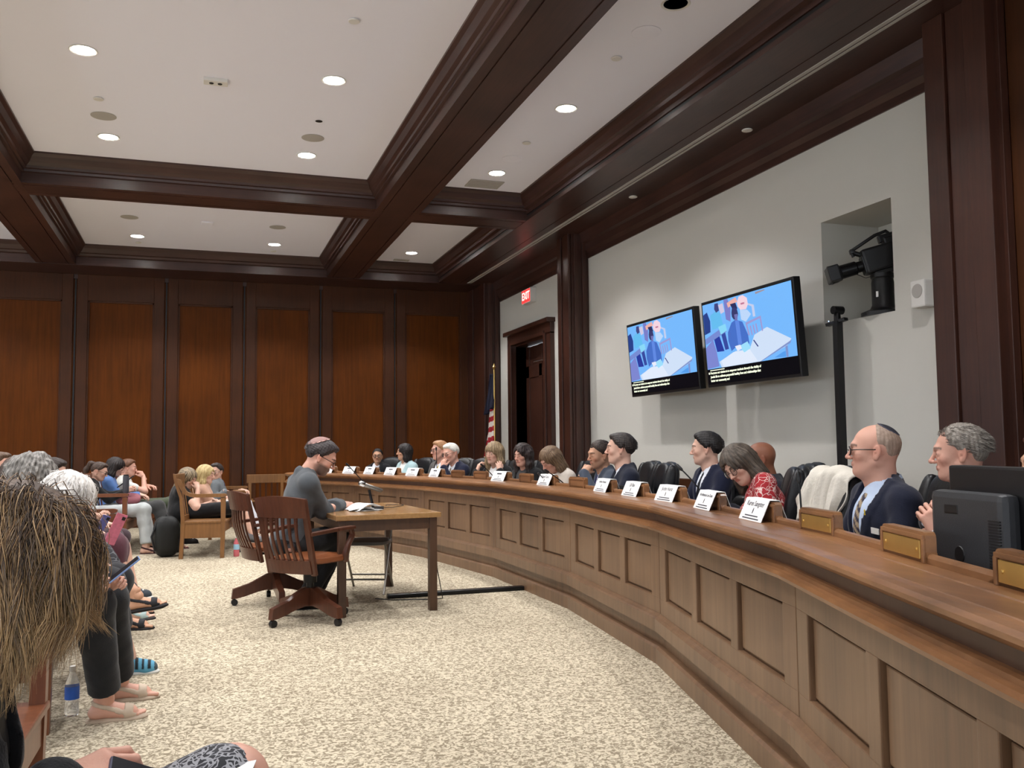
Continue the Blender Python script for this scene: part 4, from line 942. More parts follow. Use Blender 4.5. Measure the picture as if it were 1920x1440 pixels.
def head_mesh(h, o):
    s = head_field(h, o); P, Q = net(s.F, s)
    sk = SKIN[o.get('skin', 'fair')]; C_ = np.tile(sk, (len(P), 1)); x, y, z = P[:, 0], P[:, 1], P[:, 2]
    def mixc(w, col):
        nonlocal C_; w = np.clip(w, 0, 1)[:, None]; C_ = C_*(1-w)+col*w
    g = lambda cx, cy, cz, r: np.exp(-(((x-cx)**2+(np.abs(y)-cy)**2+(z-cz)**2)/r**2))
    red = sk*np.array([1.05, .78, .74], np.float32)
    mixc(.55*g(.07, .042, -.03, .024)+.6*g(.108, 0, -.028, .016)+.6*g(-.012, .088, 0, .03), red)
    mixc(.8*((np.abs(z+.0575-.0*y) < .0095) & (np.abs(y) < .020) & (x > .088)).astype(np.float32), sk*np.array([.85, .52, .52], np.float32) if not o.get('lips') else c3(*o['lips']))
    mixc(.35*g(.092, .031, -.006, .012), sk*.7)
    bz = .026+.004*np.cos((np.abs(y)-.030)*90)
    hc = c3(*o.get('brow', (50, 36, 28)))
    mixc(.8*((np.abs(z-bz) < .0045) & (np.abs(y) > .012) & (np.abs(y) < .048) & (x > .06)).astype(np.float32), hc)
    st = o.get('stubble', 0)
    if st: mixc(st*(ramp(-.028-z, 0, .02)*ramp(x, -.02, .02)*(1-g(.095, 0, -.057, .013))*ramp(z, -.125, -.11)), c3(*o.get('beardc', (60, 48, 42))))
    if o.get('bald'):  # closely cropped sides
        mixc(.45*ramp(-x*.5-z*.3+.02+wob(P, 60)*.004, .0, .03)*ramp(z, -.07, -.04)*(np.abs(y) > .0), c3(*o['bald']))
    parts = [(P, Q, C_, 0)]
    for yy in (-1, 1):
        if o.get('shut'): break
        c = np.array((.0776, yy*.031, .0024)); n1, n2 = 12, 16; vs = []; fs = []; cc = []
        for i in range(n1+1):
            th = math.pi*i/n1*.55
            for j in range(n2):
                ph = 2*math.pi*j/n2; d = np.array((math.cos(th), math.sin(th)*math.cos(ph), math.sin(th)*math.sin(ph))); vs.append(c+d*.0132)
                cc.append(c3(10, 8, 8) if th < .2 else c3(*o.get('iris', (70, 50, 36))) if th < .48 else c3(212, 202, 196))
        for i in range(n1):
            for j in range(n2): fs.append((i*n2+j, i*n2+(j+1) % n2, (i+1)*n2+(j+1) % n2, (i+1)*n2+j))
        parts.append((np.array(vs, np.float32), np.array(fs), np.array(cc, np.float32), 1))
    return s, parts
def cranium(h, o, t, big=0, pad=(.0, .0, .0)):
    """scalp volume grown by t"""
    w = o.get('wide', 1.0); s = Field((-.20, -.17, -.42), (.16, .17, .18), h)
    s.ell((-.014, 0, .034), (.100+t, .078*w+t, .086+t), .02); s.ell((-.045, 0, .02), (.060+t, .070*w+t, .068+t), .02)
    return s
def hair_mesh(h, o):
    """returns list of mesh parts for the hair, in head frame"""
    st = o.get('hair'); col = c3(*o.get('hairc', (40, 28, 22))); col2 = c3(*o.get('hairc2', o.get('hairc', (40, 28, 22)))); w = o.get('wide', 1.0)
    if not st: return None
    t = o.get('thick', .012)
    s = cranium(h, o, t); X, Y, Z = s.grid(); G = np.stack(np.broadcast_arrays(X, Y, Z), -1)
    seed = o.get('seed', 1)
    if st in ('short', 'receding', 'crop'):
        if st == 'short': s.ell((.036, 0, .099), (.048, .052, .021), .03)
        F = s.F
        a = np.arctan2(np.abs(Y), X+.01)             # 0 front .. pi back
        hl = np.interp(a, [0, .5, .85, 1.25, 1.6, 1.9, 2.3, 3.15], o.get('line', [.078, .074, .052, .020, -.022, .014, -.045, -.062]))
        lk = np.arctan2(Y, Z-.02)
        F = F+.0020*wob(G*np.array((1, 1, .6)), 120, seed)+.0026*wob(G, 45, seed+3)*(1 if st != 'crop' else .4)+(.0014*np.sin(lk*34+X*40+seed)+.0010*np.sin(lk*71+X*70))*(1 if st != 'crop' else .5)
        F = F+(t*1.0)*(1-ramp(Z-hl, .0, .042))**1.3
        F = np.maximum(F, (hl-Z)*.8+.003*wob(G, 150, seed+5))
        F = np.maximum(F, -(Z+.005)*0-1)
    else:
        L_ = o.get('len', .26); wd_ = o.get('fall', .085); fr = o.get('front', .05); bk = o.get('back', 1)
        # curtains beside the face and a mass at the back
        for y in (-1, 1):
            s.cap((-.01, y*(.068*w+t*.5), .03), (-.015+fr*.3, y*wd_, -.10), .030+t*.5, .032+t*.4, .03); s.cap((-.015+fr*.3, y*wd_, -.10), (fr-.03, y*(wd_+o.get('flare', .0)), -L_), .032+t*.4, .018+t*.5, .03)
        if bk:
            s.cap((-.055, 0, .0), (-.075, 0, -L_*.8), .062+t, .045+t*.6, .04, sq=(np.array((1, 0, 0), np.float32), 1.25))
            for y in (-1, 1): s.cap((-.05, y*.045, -.02), (-.06, y*.06, -L_*.9), .045+t*.6, .028+t*.4, .03)
        F = s.F
        cut = Field(tuple(s.lo), tuple(s.lo+(s.n-1)*h), h)     # clear the face
        F0 = np.sqrt(((X-.115)/.085)**2+((Y-o.get('part', 0))/(.058*w+o.get('open_', 0)))**2+((Z+.035)/.108)**2)-1
        if o.get('bangs'): F0 = np.maximum(F0, (Z-.036)*9)
        F = np.maximum(F, -F0*.05)
        ang = np.arctan2(Y, X+.03); cu = o.get('curl', 0)
        F = F+(.0022*np.sin(ang*23+np.sin(Z*30+seed)*1.6+seed)+.0015*np.sin(ang*57+np.sin(Z*21+seed)*2.6)+.0010*np.sin(ang*101+np.sin(Z*40)*2))*ramp(.13-Z, 0, .06)+.0025*wob(G*np.array((1, 1, .35)), 90, seed)
        if cu: F = F+cu*wob(G, 70, seed+9)+cu*.7*wob(G, 130, seed+4)
        if o.get('ponytail'): pass
    P, Q = net(F, s)
    if o.get('ponytail'):
        s2 = Field((-.28, -.1, -.25), (-.02, .1, .14), h); s2.cap((-.09, 0, .075), (-.135, 0, .06), .028, .034, .02); s2.cap((-.135, 0, .06), (-.16, 0, -.03), .036, .034, .03); s2.cap((-.16, 0, -.03), (-.13, 0, -.18), .034, .012, .03)
        P2, Q2 = net(s2.F, s2); Q = np.concatenate([Q, Q2+len(P)]); P = np.concatenate([P, P2])
    if o.get('bun'):
        s2 = Field((-.2, -.09, -.05), (-.05, .09, .12), h); s2.ell((-.118, 0, .035), (.036, .042, .04), .02); P2, Q2 = net(s2.F, s2); Q = np.concatenate([Q, Q2+len(P)]); P = np.concatenate([P, P2])
    m = .5+.5*np.sin(np.arctan2(P[:, 1], P[:, 0]+.03)*31+wob(P, 40, 2)*2.5+seed); m = m*.3+.3*(.5+.5*np.sin(np.arctan2(P[:, 1], P[:, 0]+.03)*83+wob(P, 50, 4)*3))+.4*(.5+.5*wob(P*np.array((1, 1, .3)), 300, seed+1)); m = np.clip((m-.5)*1.7+.45, 0, 1)[:, None]
    C_ = col*(1-m)+col2*m
    return [(P, Q, C_, 0)]

def hand_parts(h, side, curl, o, spread=.10, thumb=.5, grip=None):
    """hand in own frame: +x fingers, +z back of the hand, thumb toward +y*side; wrist at the origin"""
    s = Field((-.06, -.075, -.10), (.21, .075, .055), h); y_ = side
    s.cap((-.05, 0, 0), (.01, 0, 0), .024, .025, .02, sq=(np.array((0, 0, 1), np.float32), 1.25))
    s.cap((.02, y_*.018, 0), (.078, y_*.026, .002), .017, .013, .02); s.cap((.02, 0, .001), (.082, .004*y_, .003), .017, .013, .02); s.cap((.02, -y_*.016, 0), (.075, -y_*.028, -.001), .016, .012, .02)
    s.cap((.025, y_*.022, -.006), (.045, y_*.030, -.012), .017, .014, .015)
    for k in range(4):
        y0 = y_*(.030-.0195*k); ln = (.043, .048, .045, .035)[k]; r = (.0088, .0092, .0088, .0078)[k]; x0 = (.082, .086, .082, .074)[k]
        c = curl[k] if hasattr(curl, '__len__') else curl; p = np.array((x0, y0, .002)); a = c*.75; yaw = y_*(spread*(1.5-k))
        for j, f in enumerate((1, .62, .48)):
            d = np.array((math.cos(a)*math.cos(yaw), math.sin(yaw)*math.cos(a), -math.sin(a))); q = p+d*ln*f; s.cap(p, q, r*(1-.08*j), r*(1-.08*(j+1)), .004); p = q; a += c*(1.05 if j == 0 else .7)
    p = np.array((.018, y_*.026, -.008)); d = np.array((math.cos(thumb)*.8, y_*math.sin(thumb)*.9, -.35)); d /= np.linalg.norm(d); q = p+d*.042; s.cap(p, q, .0135, .0115, .012)
    d2 = np.array((1, y_*.15, -.35-.4*(curl if not hasattr(curl, '__len__') else curl[0]))); d2 /= np.linalg.norm(d2); q2 = q+d2*.032; s.cap(q, q2, .0110, .0098, .005); s.cap(q2, q2+d2*.022+np.array((0, 0, -.004)), .0100, .0080, .004)
    P, Q = net(s.F, s); sk = SKIN[o.get('skin', 'fair')]; C_ = np.tile(sk, (len(P), 1))
    k_ = np.exp(-((P[:, 0]-.084)/.008)**2)*(P[:, 2] > 0); C_ = C_*(1-.25*k_[:, None])+.25*k_[:, None]*sk*np.array((1, .75, .7), np.float32)
    return P, Q, C_
def ik(S, W, hint, l1, l2):
    S = np.array(S, float); W = np.array(W, float); d = W-S; L = np.linalg.norm(d); mx = (l1+l2)*.998
    if L > mx: W = S+d*mx/L; d = W-S; L = mx
    u = d/L; a = (l1*l1-l2*l2+L*L)/(2*L); hh = math.sqrt(max(0, l1*l1-a*a)); hv = np.array(hint, float); hv -= u*(hv@u); hv /= (np.linalg.norm(hv)+1e-9)
    return S+u*a+hv*hh, W
def unit(v): v = np.array(v, float); return v/(np.linalg.norm(v)+1e-9)

def person(label, base, yaw, head, look=(0, 0, 0), hip=(0, 0, .52), hands=None, o=None, hint=None, res=.011, hres=.005, knees=None, feet=None, scale=1.0, arms_only=False, name='person', group=None):
    """seated figure. base: world point on the floor, yaw: body heading; every other point is local (x forward, y left).
    look: head yaw, pitch(down +), roll. hands: dict L/R -> (wrist point, finger dir, back-of-hand normal, curl)"""
    o = dict(o or {}); t = thing(name, label, 'person', (base[0], base[1], 0), yaw, group)
    sc_ = scale; hd = np.array(head, float); Rh = rotm(*look)
    NB = hd+Rh@np.array((-.035, 0, -.145))*sc_; NB = NB+np.array((-.012, 0, -.02))*sc_       # base of the neck
    H = np.array(hip, float); up = unit(NB-H); tw = o.get('twist', 0); lat = unit(np.array((-math.sin(tw), math.cos(tw), 0))); lat = unit(lat-up*(lat@up)); fwd = np.cross(lat, up)
    B = np.stack([fwd, lat, up]).astype(np.float32); sw = o.get('shoulder', .175 if not o.get('fem') else .152)*sc_
    SH = {'L': NB-up*.055*sc_+lat*sw-fwd*.0, 'R': NB-up*.055*sc_-lat*sw}
    l1, l2 = .285*sc_, .255*sc_; A = {}; hands = hands or {}
    for sd, sg in (('L', 1), ('R', -1)):
        W = hands.get(sd, ((.30, sg*.14, .80), (1, -sg*.4, 0), (0, 0, 1), .5))
        hn = (hint or {}).get(sd, (-.35, sg*.55, -1)); E, Wp = ik(SH[sd], W[0], hn, l1, l2); A[sd] = (E, Wp, W[1], W[2], W[3])
    wt = o.get('weight', 1.0); fem = o.get('fem', 0); L_ = float(np.linalg.norm(NB-H))
    def torso(s, g=0.0, k=.05):
        s.ell(H+up*.02, (.115*wt+g, .165*wt+g, .13+g), k, B=B); s.ell(H+up*L_*.36+fwd*.005, (.108*wt+g, (.150-.015*fem)*wt+g, .16+g), k, B=B)
        s.ell(H+up*L_*.70+fwd*.010, (.112*wt+g, (.168-.018*fem)*sc_+g, .17*sc_+g), k, B=B)
        s.cap(SH['L']-lat*.03, SH['R']+lat*.03, .052*sc_+g, None, .05)
        for sd, sg in (('L', 1), ('R', -1)): s.cap(NB+up*.02+lat*sg*.03, SH[sd]-lat*sg*.03+up*.012, .040*sc_+g, .040*sc_+g, .04)
        if wt > 1.08: s.ell(H+up*L_*.25+fwd*.06, (.12*wt+g, .15*wt+g, .14+g), .06, B=B)
        if fem:
            for sg in (-1, 1): s.ell(H+up*L_*.66+fwd*.085+lat*sg*.062, (.052+g, .058+g, .055+g), .04, B=B)
    def arms(s, g=0.0, end=1.0, k=.03, loose=0):
        for sd in 'LR':
            E, Wp = A[sd][0], A[sd][1]; S_ = SH[sd]; s.cap(S_, E, .052*sc_+g, .041*sc_+g+loose, k)
            if end > 0: s.cap(E, E+(Wp-E)*end, .041*sc_+g+loose, .028*sc_+g+loose*1.3, k)
    HP = {'L': H+lat*.085-up*.03, 'R': H-lat*.085-up*.03}
    tk = o.get('tuck', 0); KN = knees or ({'L': (H[0]+.36, H[1]+.12, .50), 'R': (H[0]+.36, H[1]-.12, .50)} if tk else None) or {'L': (H[0]+.42, H[1]+.13, .50), 'R': (H[0]+.42, H[1]-.13, .50)}; FT = feet or ({'L': (H[0]+.12, H[1]+.12, .09), 'R': (H[0]+.12, H[1]-.12, .09)} if tk else None) or {'L': (H[0]+.44, H[1]+.13, .09), 'R': (H[0]+.44, H[1]-.13, .09)}
    def legs(s, g=0.0, a=0.0, b_=1.0, k=.04, loose=0.0):
        for sd in 'LR':
            K_ = np.array(KN[sd], float); T_ = np.array(FT[sd], float)
            if a < 1: s.cap(HP[sd], HP[sd]+(K_-HP[sd])*min(1, b_), .080*wt+g, .056+g+loose, k)
            if b_ > 1: s.cap(K_, K_+(T_-K_)*(b_-1), .056+g+loose, .056+g+loose+(.040-.056)*(b_-1)+loose*.6*(b_-1), k); s.ell(K_+(T_-K_)*.30+np.array((-.015, 0, 0)), (.052+g, .05+g, .10), .04)
    allp = [hd+np.array((0, 0, .15)), H-np.array((0, 0, .12)), SH['L'], SH['R']]+[A[k_][i] for k_ in 'LR' for i in (0, 1)]
    lpts = [np.array(KN[k_]) for k_ in 'LR']+[np.array(FT[k_]) for k_ in 'LR']+[H]
    lo = np.min(allp, 0)-.14; hi = np.max(allp, 0)+.14; hi[2] = NB[2]+.10; llo = np.min(lpts, 0)-.17; lhi = np.max(lpts, 0)+.17; llo[2] = max(llo[2], -.01)
    # body: head, neck, trunk, arms, hands, legs in one mesh
    hs, hp = head_mesh(hres, o); parts = []
    for P, Q, C_, m in hp: parts.append(((P*sc_)@Rh.T+hd, Q, C_, m))
    blo = np.minimum(lo, llo); bhi = np.maximum(hi, lhi); s = Field(blo, bhi, max(res, .011)); torso(s, -.004); arms(s, 0, 1); legs(s, 0, 0, 2)
    s.cap(NB-up*.03, NB+(hd-NB)*.45, .052*sc_*o.get('neck', 1), .048*sc_*o.get('neck', 1), .03)
    P, Q = net(s.F, s); sk = SKIN[o.get('skin', 'fair')]; parts.append((P, Q, np.tile(sk, (len(P), 1)), 0))
    for sd, sg in (('L', 1), ('R', -1)):
        E, Wp, fd, bn, cu = A[sd]; x = unit(fd); z = unit(np.array(bn, float)-x*(np.array(bn, float)@x)); y = np.cross(z, x)
        P, Q, C_ = hand_parts(o.get('handres', .0045), -sg, cu, o); P = P*(.97*sc_ if not fem else .9*sc_); parts.append((P@np.stack([x, y, z]).astype(np.float32)+Wp, Q, C_, 0))
    body = mesh_np('body', parts, [M['skin'], M['eye']], t)
    hm = hair_mesh(max(hres, .005), o)
    if hm:
        P, Q, C_, m = hm[0]; mesh_np('hair', [((P*sc_)@Rh.T+hd, Q, C_, 0)], M['hair'], t)
    tolocal = lambda X, Y, Z: [(X-NB[0])*B[i][0]+(Y-NB[1])*B[i][1]+(Z-NB[2])*B[i][2] for i in range(3)]
    def cloth(name, fn, col, m='cloth', box=None, wr=.0025, tint=None):
        s = Field(box[0] if box else lo, box[1] if box else hi, res); fn(s)
        if wr:
            X, Y, Z = s.grid(); G = np.stack(np.broadcast_arrays(X, Y, Z), -1); s.F = s.F+wr*wob(G*np.array((1, 1, .7)), 38, o.get('seed', 1))+wr*.7*wob(G, 80, o.get('seed', 1)+5)
        P, Q = net(s.F, s); P = relax(P, Q, 1, .4)
        if len(P) == 0: return None
        C_ = np.tile(c3(*col) if not isinstance(col, np.ndarray) else col, (len(P), 1))
        if tint is not None: C_ = tint(P, C_)
        return mesh_np(name, [(P, Q, C_, 0)], M[m] if isinstance(m, str) else m, t)
    def vee(s, w0, dep, op='-', grow=.0):
        """open a V at the front of the garment"""
        X, Y, Z = s.grid(); f_, l_, u_ = tolocal(X, Y, Z); wz = w0*np.clip((u_+dep)/dep, 0, 1)
        d = np.maximum(np.maximum(np.abs(l_)-wz, -f_-.0), -(u_+dep)); s.F = np.maximum(s.F, -d) if op == '-' else np.maximum(s.F, d)
    def neckhole(s, r, up_=.02, fo=.02):
        c = NB+up*up_+fwd*fo; s.cap(c-up*.02, c+up*.16, r, r*1.1, .008, '-')
    top = o.get('top', 'suit'); tc_ = o.get('topc', (30, 34, 52)); sh_ = o.get('shirtc', (226, 230, 238))
    hemcut = lambda s, z: None
    if top in ('suit', 'jacket'):
        def f(s):
            torso(s, .004); s.cap(NB-up*.02+fwd*.012, NB+up*.030-fwd*.004, .069*sc_*o.get('neck', 1), .062*sc_*o.get('neck', 1), .01); neckhole(s, .054*sc_*o.get('neck', 1), .040, .0)
        ob = cloth('shirt', f, sh_, 'cloth_sm', (np.minimum(np.minimum(SH['L'], SH['R']), H)-np.array((.16, .06, .1)), np.array((max(SH['L'][0], SH['R'][0], H[0])+.2, max(SH['L'][1], SH['R'][1])+.06, NB[2]+.09))), .0015)
        if top == 'suit' and o.get('tie'):
            def f(s):
                torso(s, .010); s.cap(NB-up*.03, NB+up*.02+fwd*.02, .066*sc_, .060*sc_, .01); X, Y, Z = s.grid(); f_, l_, u_ = tolocal(X, Y, Z)
                wz = np.where(u_ > -.045, .017, np.clip(.015+(-.045-u_)*.10, .015, .038)); s.F = np.maximum(s.F, np.maximum(np.maximum(np.abs(l_)-wz, .02-f_), u_-.0))
            tt = o.get('tie2')
            def tn(P, C_):
                if not tt: return C_
                l_ = (P-NB)@B.T; w = (np.sin(l_[:, 2]*150+l_[:, 1]*150) > .1)[:, None]; return C_*(1-w)+c3(*tt)*w
            cloth('tie', f, o['tie'], 'cloth_sm', (NB-np.array((.2, .12, .42)), NB+np.array((.3, .12, .05))), 0, tn)
        def f(s):
            torso(s, .016); arms(s, .013, .93, loose=.006); s.cap(NB-up*.04-fwd*.015, NB+up*.012-fwd*.020, .072*sc_, .066*sc_, .01)
            X, Y, Z = s.grid(); f_, l_, u_ = tolocal(X, Y, Z); dep = o.get('vdep', .30); wz = o.get('vw', .070)*np.clip((u_+dep)/dep, 0, 1)**.8
            lap = (np.abs(l_) < wz+.040*np.clip((u_+dep)/dep*2.2, 0, 1)) & (f_ > .02) & (u_ > -dep); s.F = s.F-.005*lap
            neckhole(s, .058*sc_, .025, .012); d = np.maximum(np.maximum(np.abs(l_)-wz, .0-f_), -(u_+dep)); s.F = np.maximum(s.F, -d)
            if o.get('skirted', 1): pass
            if o.get('open_front'):
                d = np.maximum(np.abs(l_)-.012-.25*np.clip(-dep-u_, 0, 1)*.5, -f_); s.F = np.maximum(s.F, -np.maximum(d, u_+dep-.02))
        cloth('jacket', f, tc_, 'cloth', None, .003)
        for sd in ('LR' if o.get('cuffs', 1) else ''):
            E, Wp = A[sd][0], A[sd][1]
            cloth('cuff', lambda s: s.cap(E+(Wp-E)*.88, E+(Wp-E)*1.0, .036*sc_, .034*sc_, .005), sh_, 'cloth_sm', (np.minimum(E, Wp)-.06, np.maximum(E, Wp)+.06), 0)
    elif top in ('tee', 'dress', 'blouse', 'cardigan'):
        sl = o.get('sleeve', .5)
        def f(s):
            torso(s, .010)
            for sd in 'LR':
                E, Wp = A[sd][0], A[sd][1]; S_ = SH[sd]
                if sl <= 1: s.cap(S_, S_+(E-S_)*sl, .052*sc_+.014, .048*sc_+.016, .03)
                else: s.cap(S_, E, .052*sc_+.012, .041*sc_+.014, .03); s.cap(E, E+(Wp-E)*(sl-1), .041*sc_+.014, .030*sc_+.014, .03)
            neckhole(s, o.get('nh', .064)*sc_, .0, .02)
            if o.get('vneck'): vee(s, .055, .14)
            if o.get('skirt') and o.get('legs', 'x') == '': legs(s, .010, 0, o['skirt'], .09, .012)
        bx = (blo-.02, np.array((bhi[0]+.02, bhi[1]+.02, NB[2]+.09))) if o.get('skirt') and o.get('legs', 'x') == '' else None
        cloth({'dress': 'dress', 'tee': 'shirt', 'blouse': 'blouse', 'cardigan': 'cardigan'}[top], f, tc_, o.get('topm', 'cloth'), bx, .0035)
        if top == 'cardigan':
            def f(s): torso(s, .014); neckhole(s, .058*sc_); vee(s, .05, .45, '+')
            cloth('blouse', f, sh_, 'cloth_sm', None, .002)
    lg = o.get('legs', 'trousers'); lb = (llo-.01, np.array((lhi[0]+.02, lhi[1]+.02, max(H[2]+.16, lhi[2]-.04))))
    if lg == 'trousers':
        def f(s):
            s.ell(H+up*.0, (.125*wt, .175*wt, .12), .05, B=B); ll = o.get('leglen', .93); legs(s, .012, 0, 1+ll+.06, .05, .012); X, Y, Z = s.grid()
            for sd in 'LR':
                K_ = np.array(KN[sd], float); d_ = unit(np.array(FT[sd], float)-K_); hm_ = K_+(np.array(FT[sd], float)-K_)*ll
                q = (X-hm_[0])*d_[0]+(Y-hm_[1])*d_[1]+(Z-hm_[2])*d_[2]; rr_ = np.sqrt((X-hm_[0])**2+(Y-hm_[1])**2+(Z-hm_[2])**2)
                s.F = np.where(rr_ < .15, np.maximum(s.F, q), s.F)
        cloth('trousers', f, o.get('legc', (24, 24, 28)), 'cloth', lb, .003)
    elif lg == 'skirt':
        def f(s): s.ell(H+up*.0, (.125*wt, .175*wt, .12), .05, B=B); legs(s, .012, 0, o.get('skirt', 1), .07, .008)
        cloth('skirt', f, o.get('legc', (24, 24, 28)), o.get('legm', 'cloth'), lb, .003)
    elif lg == 'shorts':
        def f(s): s.ell(H+up*.0, (.125*wt, .175*wt, .12), .05, B=B); legs(s, .016, 0, 1, .06, .01)
        cloth('shorts', f, o.get('legc', (24, 24, 28)), 'cloth', lb, .003)
    # feet and shoes
    for sd, sg in (('L', 1), ('R', -1)):
        T_ = np.array(FT[sd], float); K_ = np.array(KN[sd], float); shn = unit(T_-K_); fdir = (o.get('toes') or {}).get(sd)
        if fdir is None: fdir = unit((1, sg*.15, -.0)); 
        fdir = unit(fdir); n_ = unit(np.array((0, 0, 1.))-fdir*fdir[2]) if abs(fdir[2]) < .95 else np.array((1., 0, 0)); s_ = np.cross(n_, fdir)
        shoe(t, T_, fdir, s_, n_, sg, o.get('shoe', 'dress'), o.get('shoec', (26, 22, 22)), o, sc_)
    if o.get('glasses'): glasses(t, hd, Rh, sc_, o['glasses'])
    if o.get('kippah'): kippah(t, hd, Rh, sc_, o['kippah'])
    return t, dict(hd=hd, Rh=Rh, NB=NB, H=H, up=up, fwd=fwd, lat=lat, A=A, SH=SH, cloth=cloth, torso=torso)
def shoe(t, T, f, s_, n, sg, kind, col, o, sc_):
    """foot and shoe; T is the ankle. f toes, s_ sideways, n up"""
    h = .006 if kind in ('sandal', 'water', 'sneaker') else .009
    R = np.stack([f, s_, n]).astype(np.float32)
    def w(P): return P@R+T
    fl = Field((-.10, -.07, -.10), (.24, .07, .06), h)
    z0 = -.085
    def foot(s, g=0):
        s.cap((-.035, 0, -.055), (-.01, 0, .04), .030+g, .036+g, .03); s.cap((-.045, 0, z0+.028), (.10, sg*.004, z0+.022), .028+g, .032+g, .02, sq=(np.array((0, 0, 1), np.float32), 1.15)); s.cap((.0, 0, -.03), (.11, 0, z0+.026), .030+g, .022+g, .03)
        s.cap((.09, -.012, z0+.018), (.125, -.010, z0+.014), .026+g, .016+g, .02); s.cap((.09, .014, z0+.018), (.125, .014, z0+.014), .024+g, .016+g, .02)
    if kind == 'sandal':
        foot(fl)
        for k in range(5):
            y = -sg*(.027-.0135*k) if False else sg*(-.027+.0135*k); ln = (.172, .170, .163, .154, .144)[k]; r = (.011, .0085, .008, .0075, .007)[k]; fl.cap((.12, y*.9, z0+.014), (ln, y, z0+.012), r, r*.9, .004)
        P, Q = net(fl.F, fl); sk = SKIN[o.get('skin', 'fair')]; mesh_np('foot', [(w(P), Q, np.tile(sk, (len(P), 1)), 0)], M['skin'], t)
        so = Field((-.10, -.07, -.13), (.22, .07, .03), h); so.cap((-.045, 0, z0-.010), (.13, 0, z0-.006), .040, .048, .02, sq=(np.array((0, 0, 1), np.float32), 2.6)); so.cap((.1, 0, z0-.008), (.155, 0, z0-.003), .046, .034, .02, sq=(np.array((0, 0, 1), np.float32), 3))
        P, Q = net(so.F, so); root = mesh_np('sandal', [(w(P), Q, np.tile(c3(*o.get('solec', col)), (len(P), 1)), 0)], M['cloth_sm'], t)
        st = Field((-.10, -.07, -.12), (.22, .07, .06), h); foot(st, .004); X, Y, Z = st.grid(); bands = np.minimum(np.minimum(np.abs(X-.105+.1*np.abs(Y))-.020, np.maximum(np.abs((Z+.028)+(X)*.35)-.011, -(Z+.09))), 9)
        bands = np.minimum(bands, np.maximum(np.abs(X-.055)-.008, 0)+.0); st.F = np.maximum(st.F, bands); P, Q = net(st.F, st); q = mesh_np('strap', [(w(P), Q, np.tile(c3(*col), (len(P), 1)), 0)], M['cloth_sm'], root)
    else:
        foot(fl, .006 if kind != 'dress' else .004); fl.F = np.maximum(fl.F, (fl.grid()[2]-(-.005 if kind != 'boot' else .05)))
        P, Q = net(fl.F, fl); C_ = np.tile(c3(*col), (len(P), 1))
        if kind == 'water': C_[(np.sin(P[:, 0]*190) > .2) & (P[:, 0] > .0) & (P[:, 2] > z0+.02)] = c3(24, 30, 34); C_[P[:, 0] > .135] = c3(70, 80, 84)
        if kind == 'sneaker': C_[(np.sin(P[:, 0]*260) > .3) & (P[:, 0] > .02) & (P[:, 0] < .1) & (np.abs(P[:, 1]) < .022) & (P[:, 2] > z0+.04)] = c3(220, 220, 215)
        root = mesh_np('shoe', [(w(P), Q, C_, 0)], M['cloth_sm'], t)
        so = Field((-.10, -.07, -.13), (.22, .07, .03), h); so.cap((-.045, 0, z0-.004), (.12, 0, z0-.004), .038, .044, .02, sq=(np.array((0, 0, 1), np.float32), 2.4 if kind != 'dress' else 4)); P, Q = net(so.F, so)
        mesh_np('sole', [(w(P), Q, np.tile(c3(*o.get('solec', (20, 18, 18))), (len(P), 1)), 0)], M['cloth_sm'], root)
def glasses(t, hd, Rh, sc_, kind):
    b = MB(); r = (.023, .019) if kind != 'round' else (.024, .023); th = .0016 if kind in ('thin', 'round', 'up') else .0026
    g = lambda p: V(tuple(hd+Rh@(np.array(p)*sc_)))
    oz, ox = (0, 0) if kind != 'up' else (.105, -.05)
    for y in (-1, 1):
        pts = [g((.1045+ox-.006*abs(math.cos(a)), y*.034+r[0]*math.cos(a), .001+oz+r[1]*math.sin(a))) for a in [2*math.pi*i/20 for i in range(21)]]; b.tube(pts, th, 6, False)
        b.tube([g((.100+ox, y*.056, .006+oz)), g((.06+ox, y*.080, .008+oz)), g((-.005+ox*.5, y*.086, .008+oz*.9))], th, 6)
    b.tube([g((.106+ox, -.011, .004+oz)), g((.110+ox, 0, .006+oz)), g((.106+ox, .011, .004+oz))], th, 6)
    o_ = b.build('spectacles', M['specs'], t, True)
    for y in (-1, 1):
        b = MB(); n = 20; b.add([g((.1035+ox-.006*abs(math.cos(a)), y*.034+r[0]*.96*math.cos(a), .001+oz+r[1]*.96*math.sin(a))) for a in [2*math.pi*i/n for i in range(n)]], [tuple(range(n))]); b.build('lens', M['lens_glass'], o_)
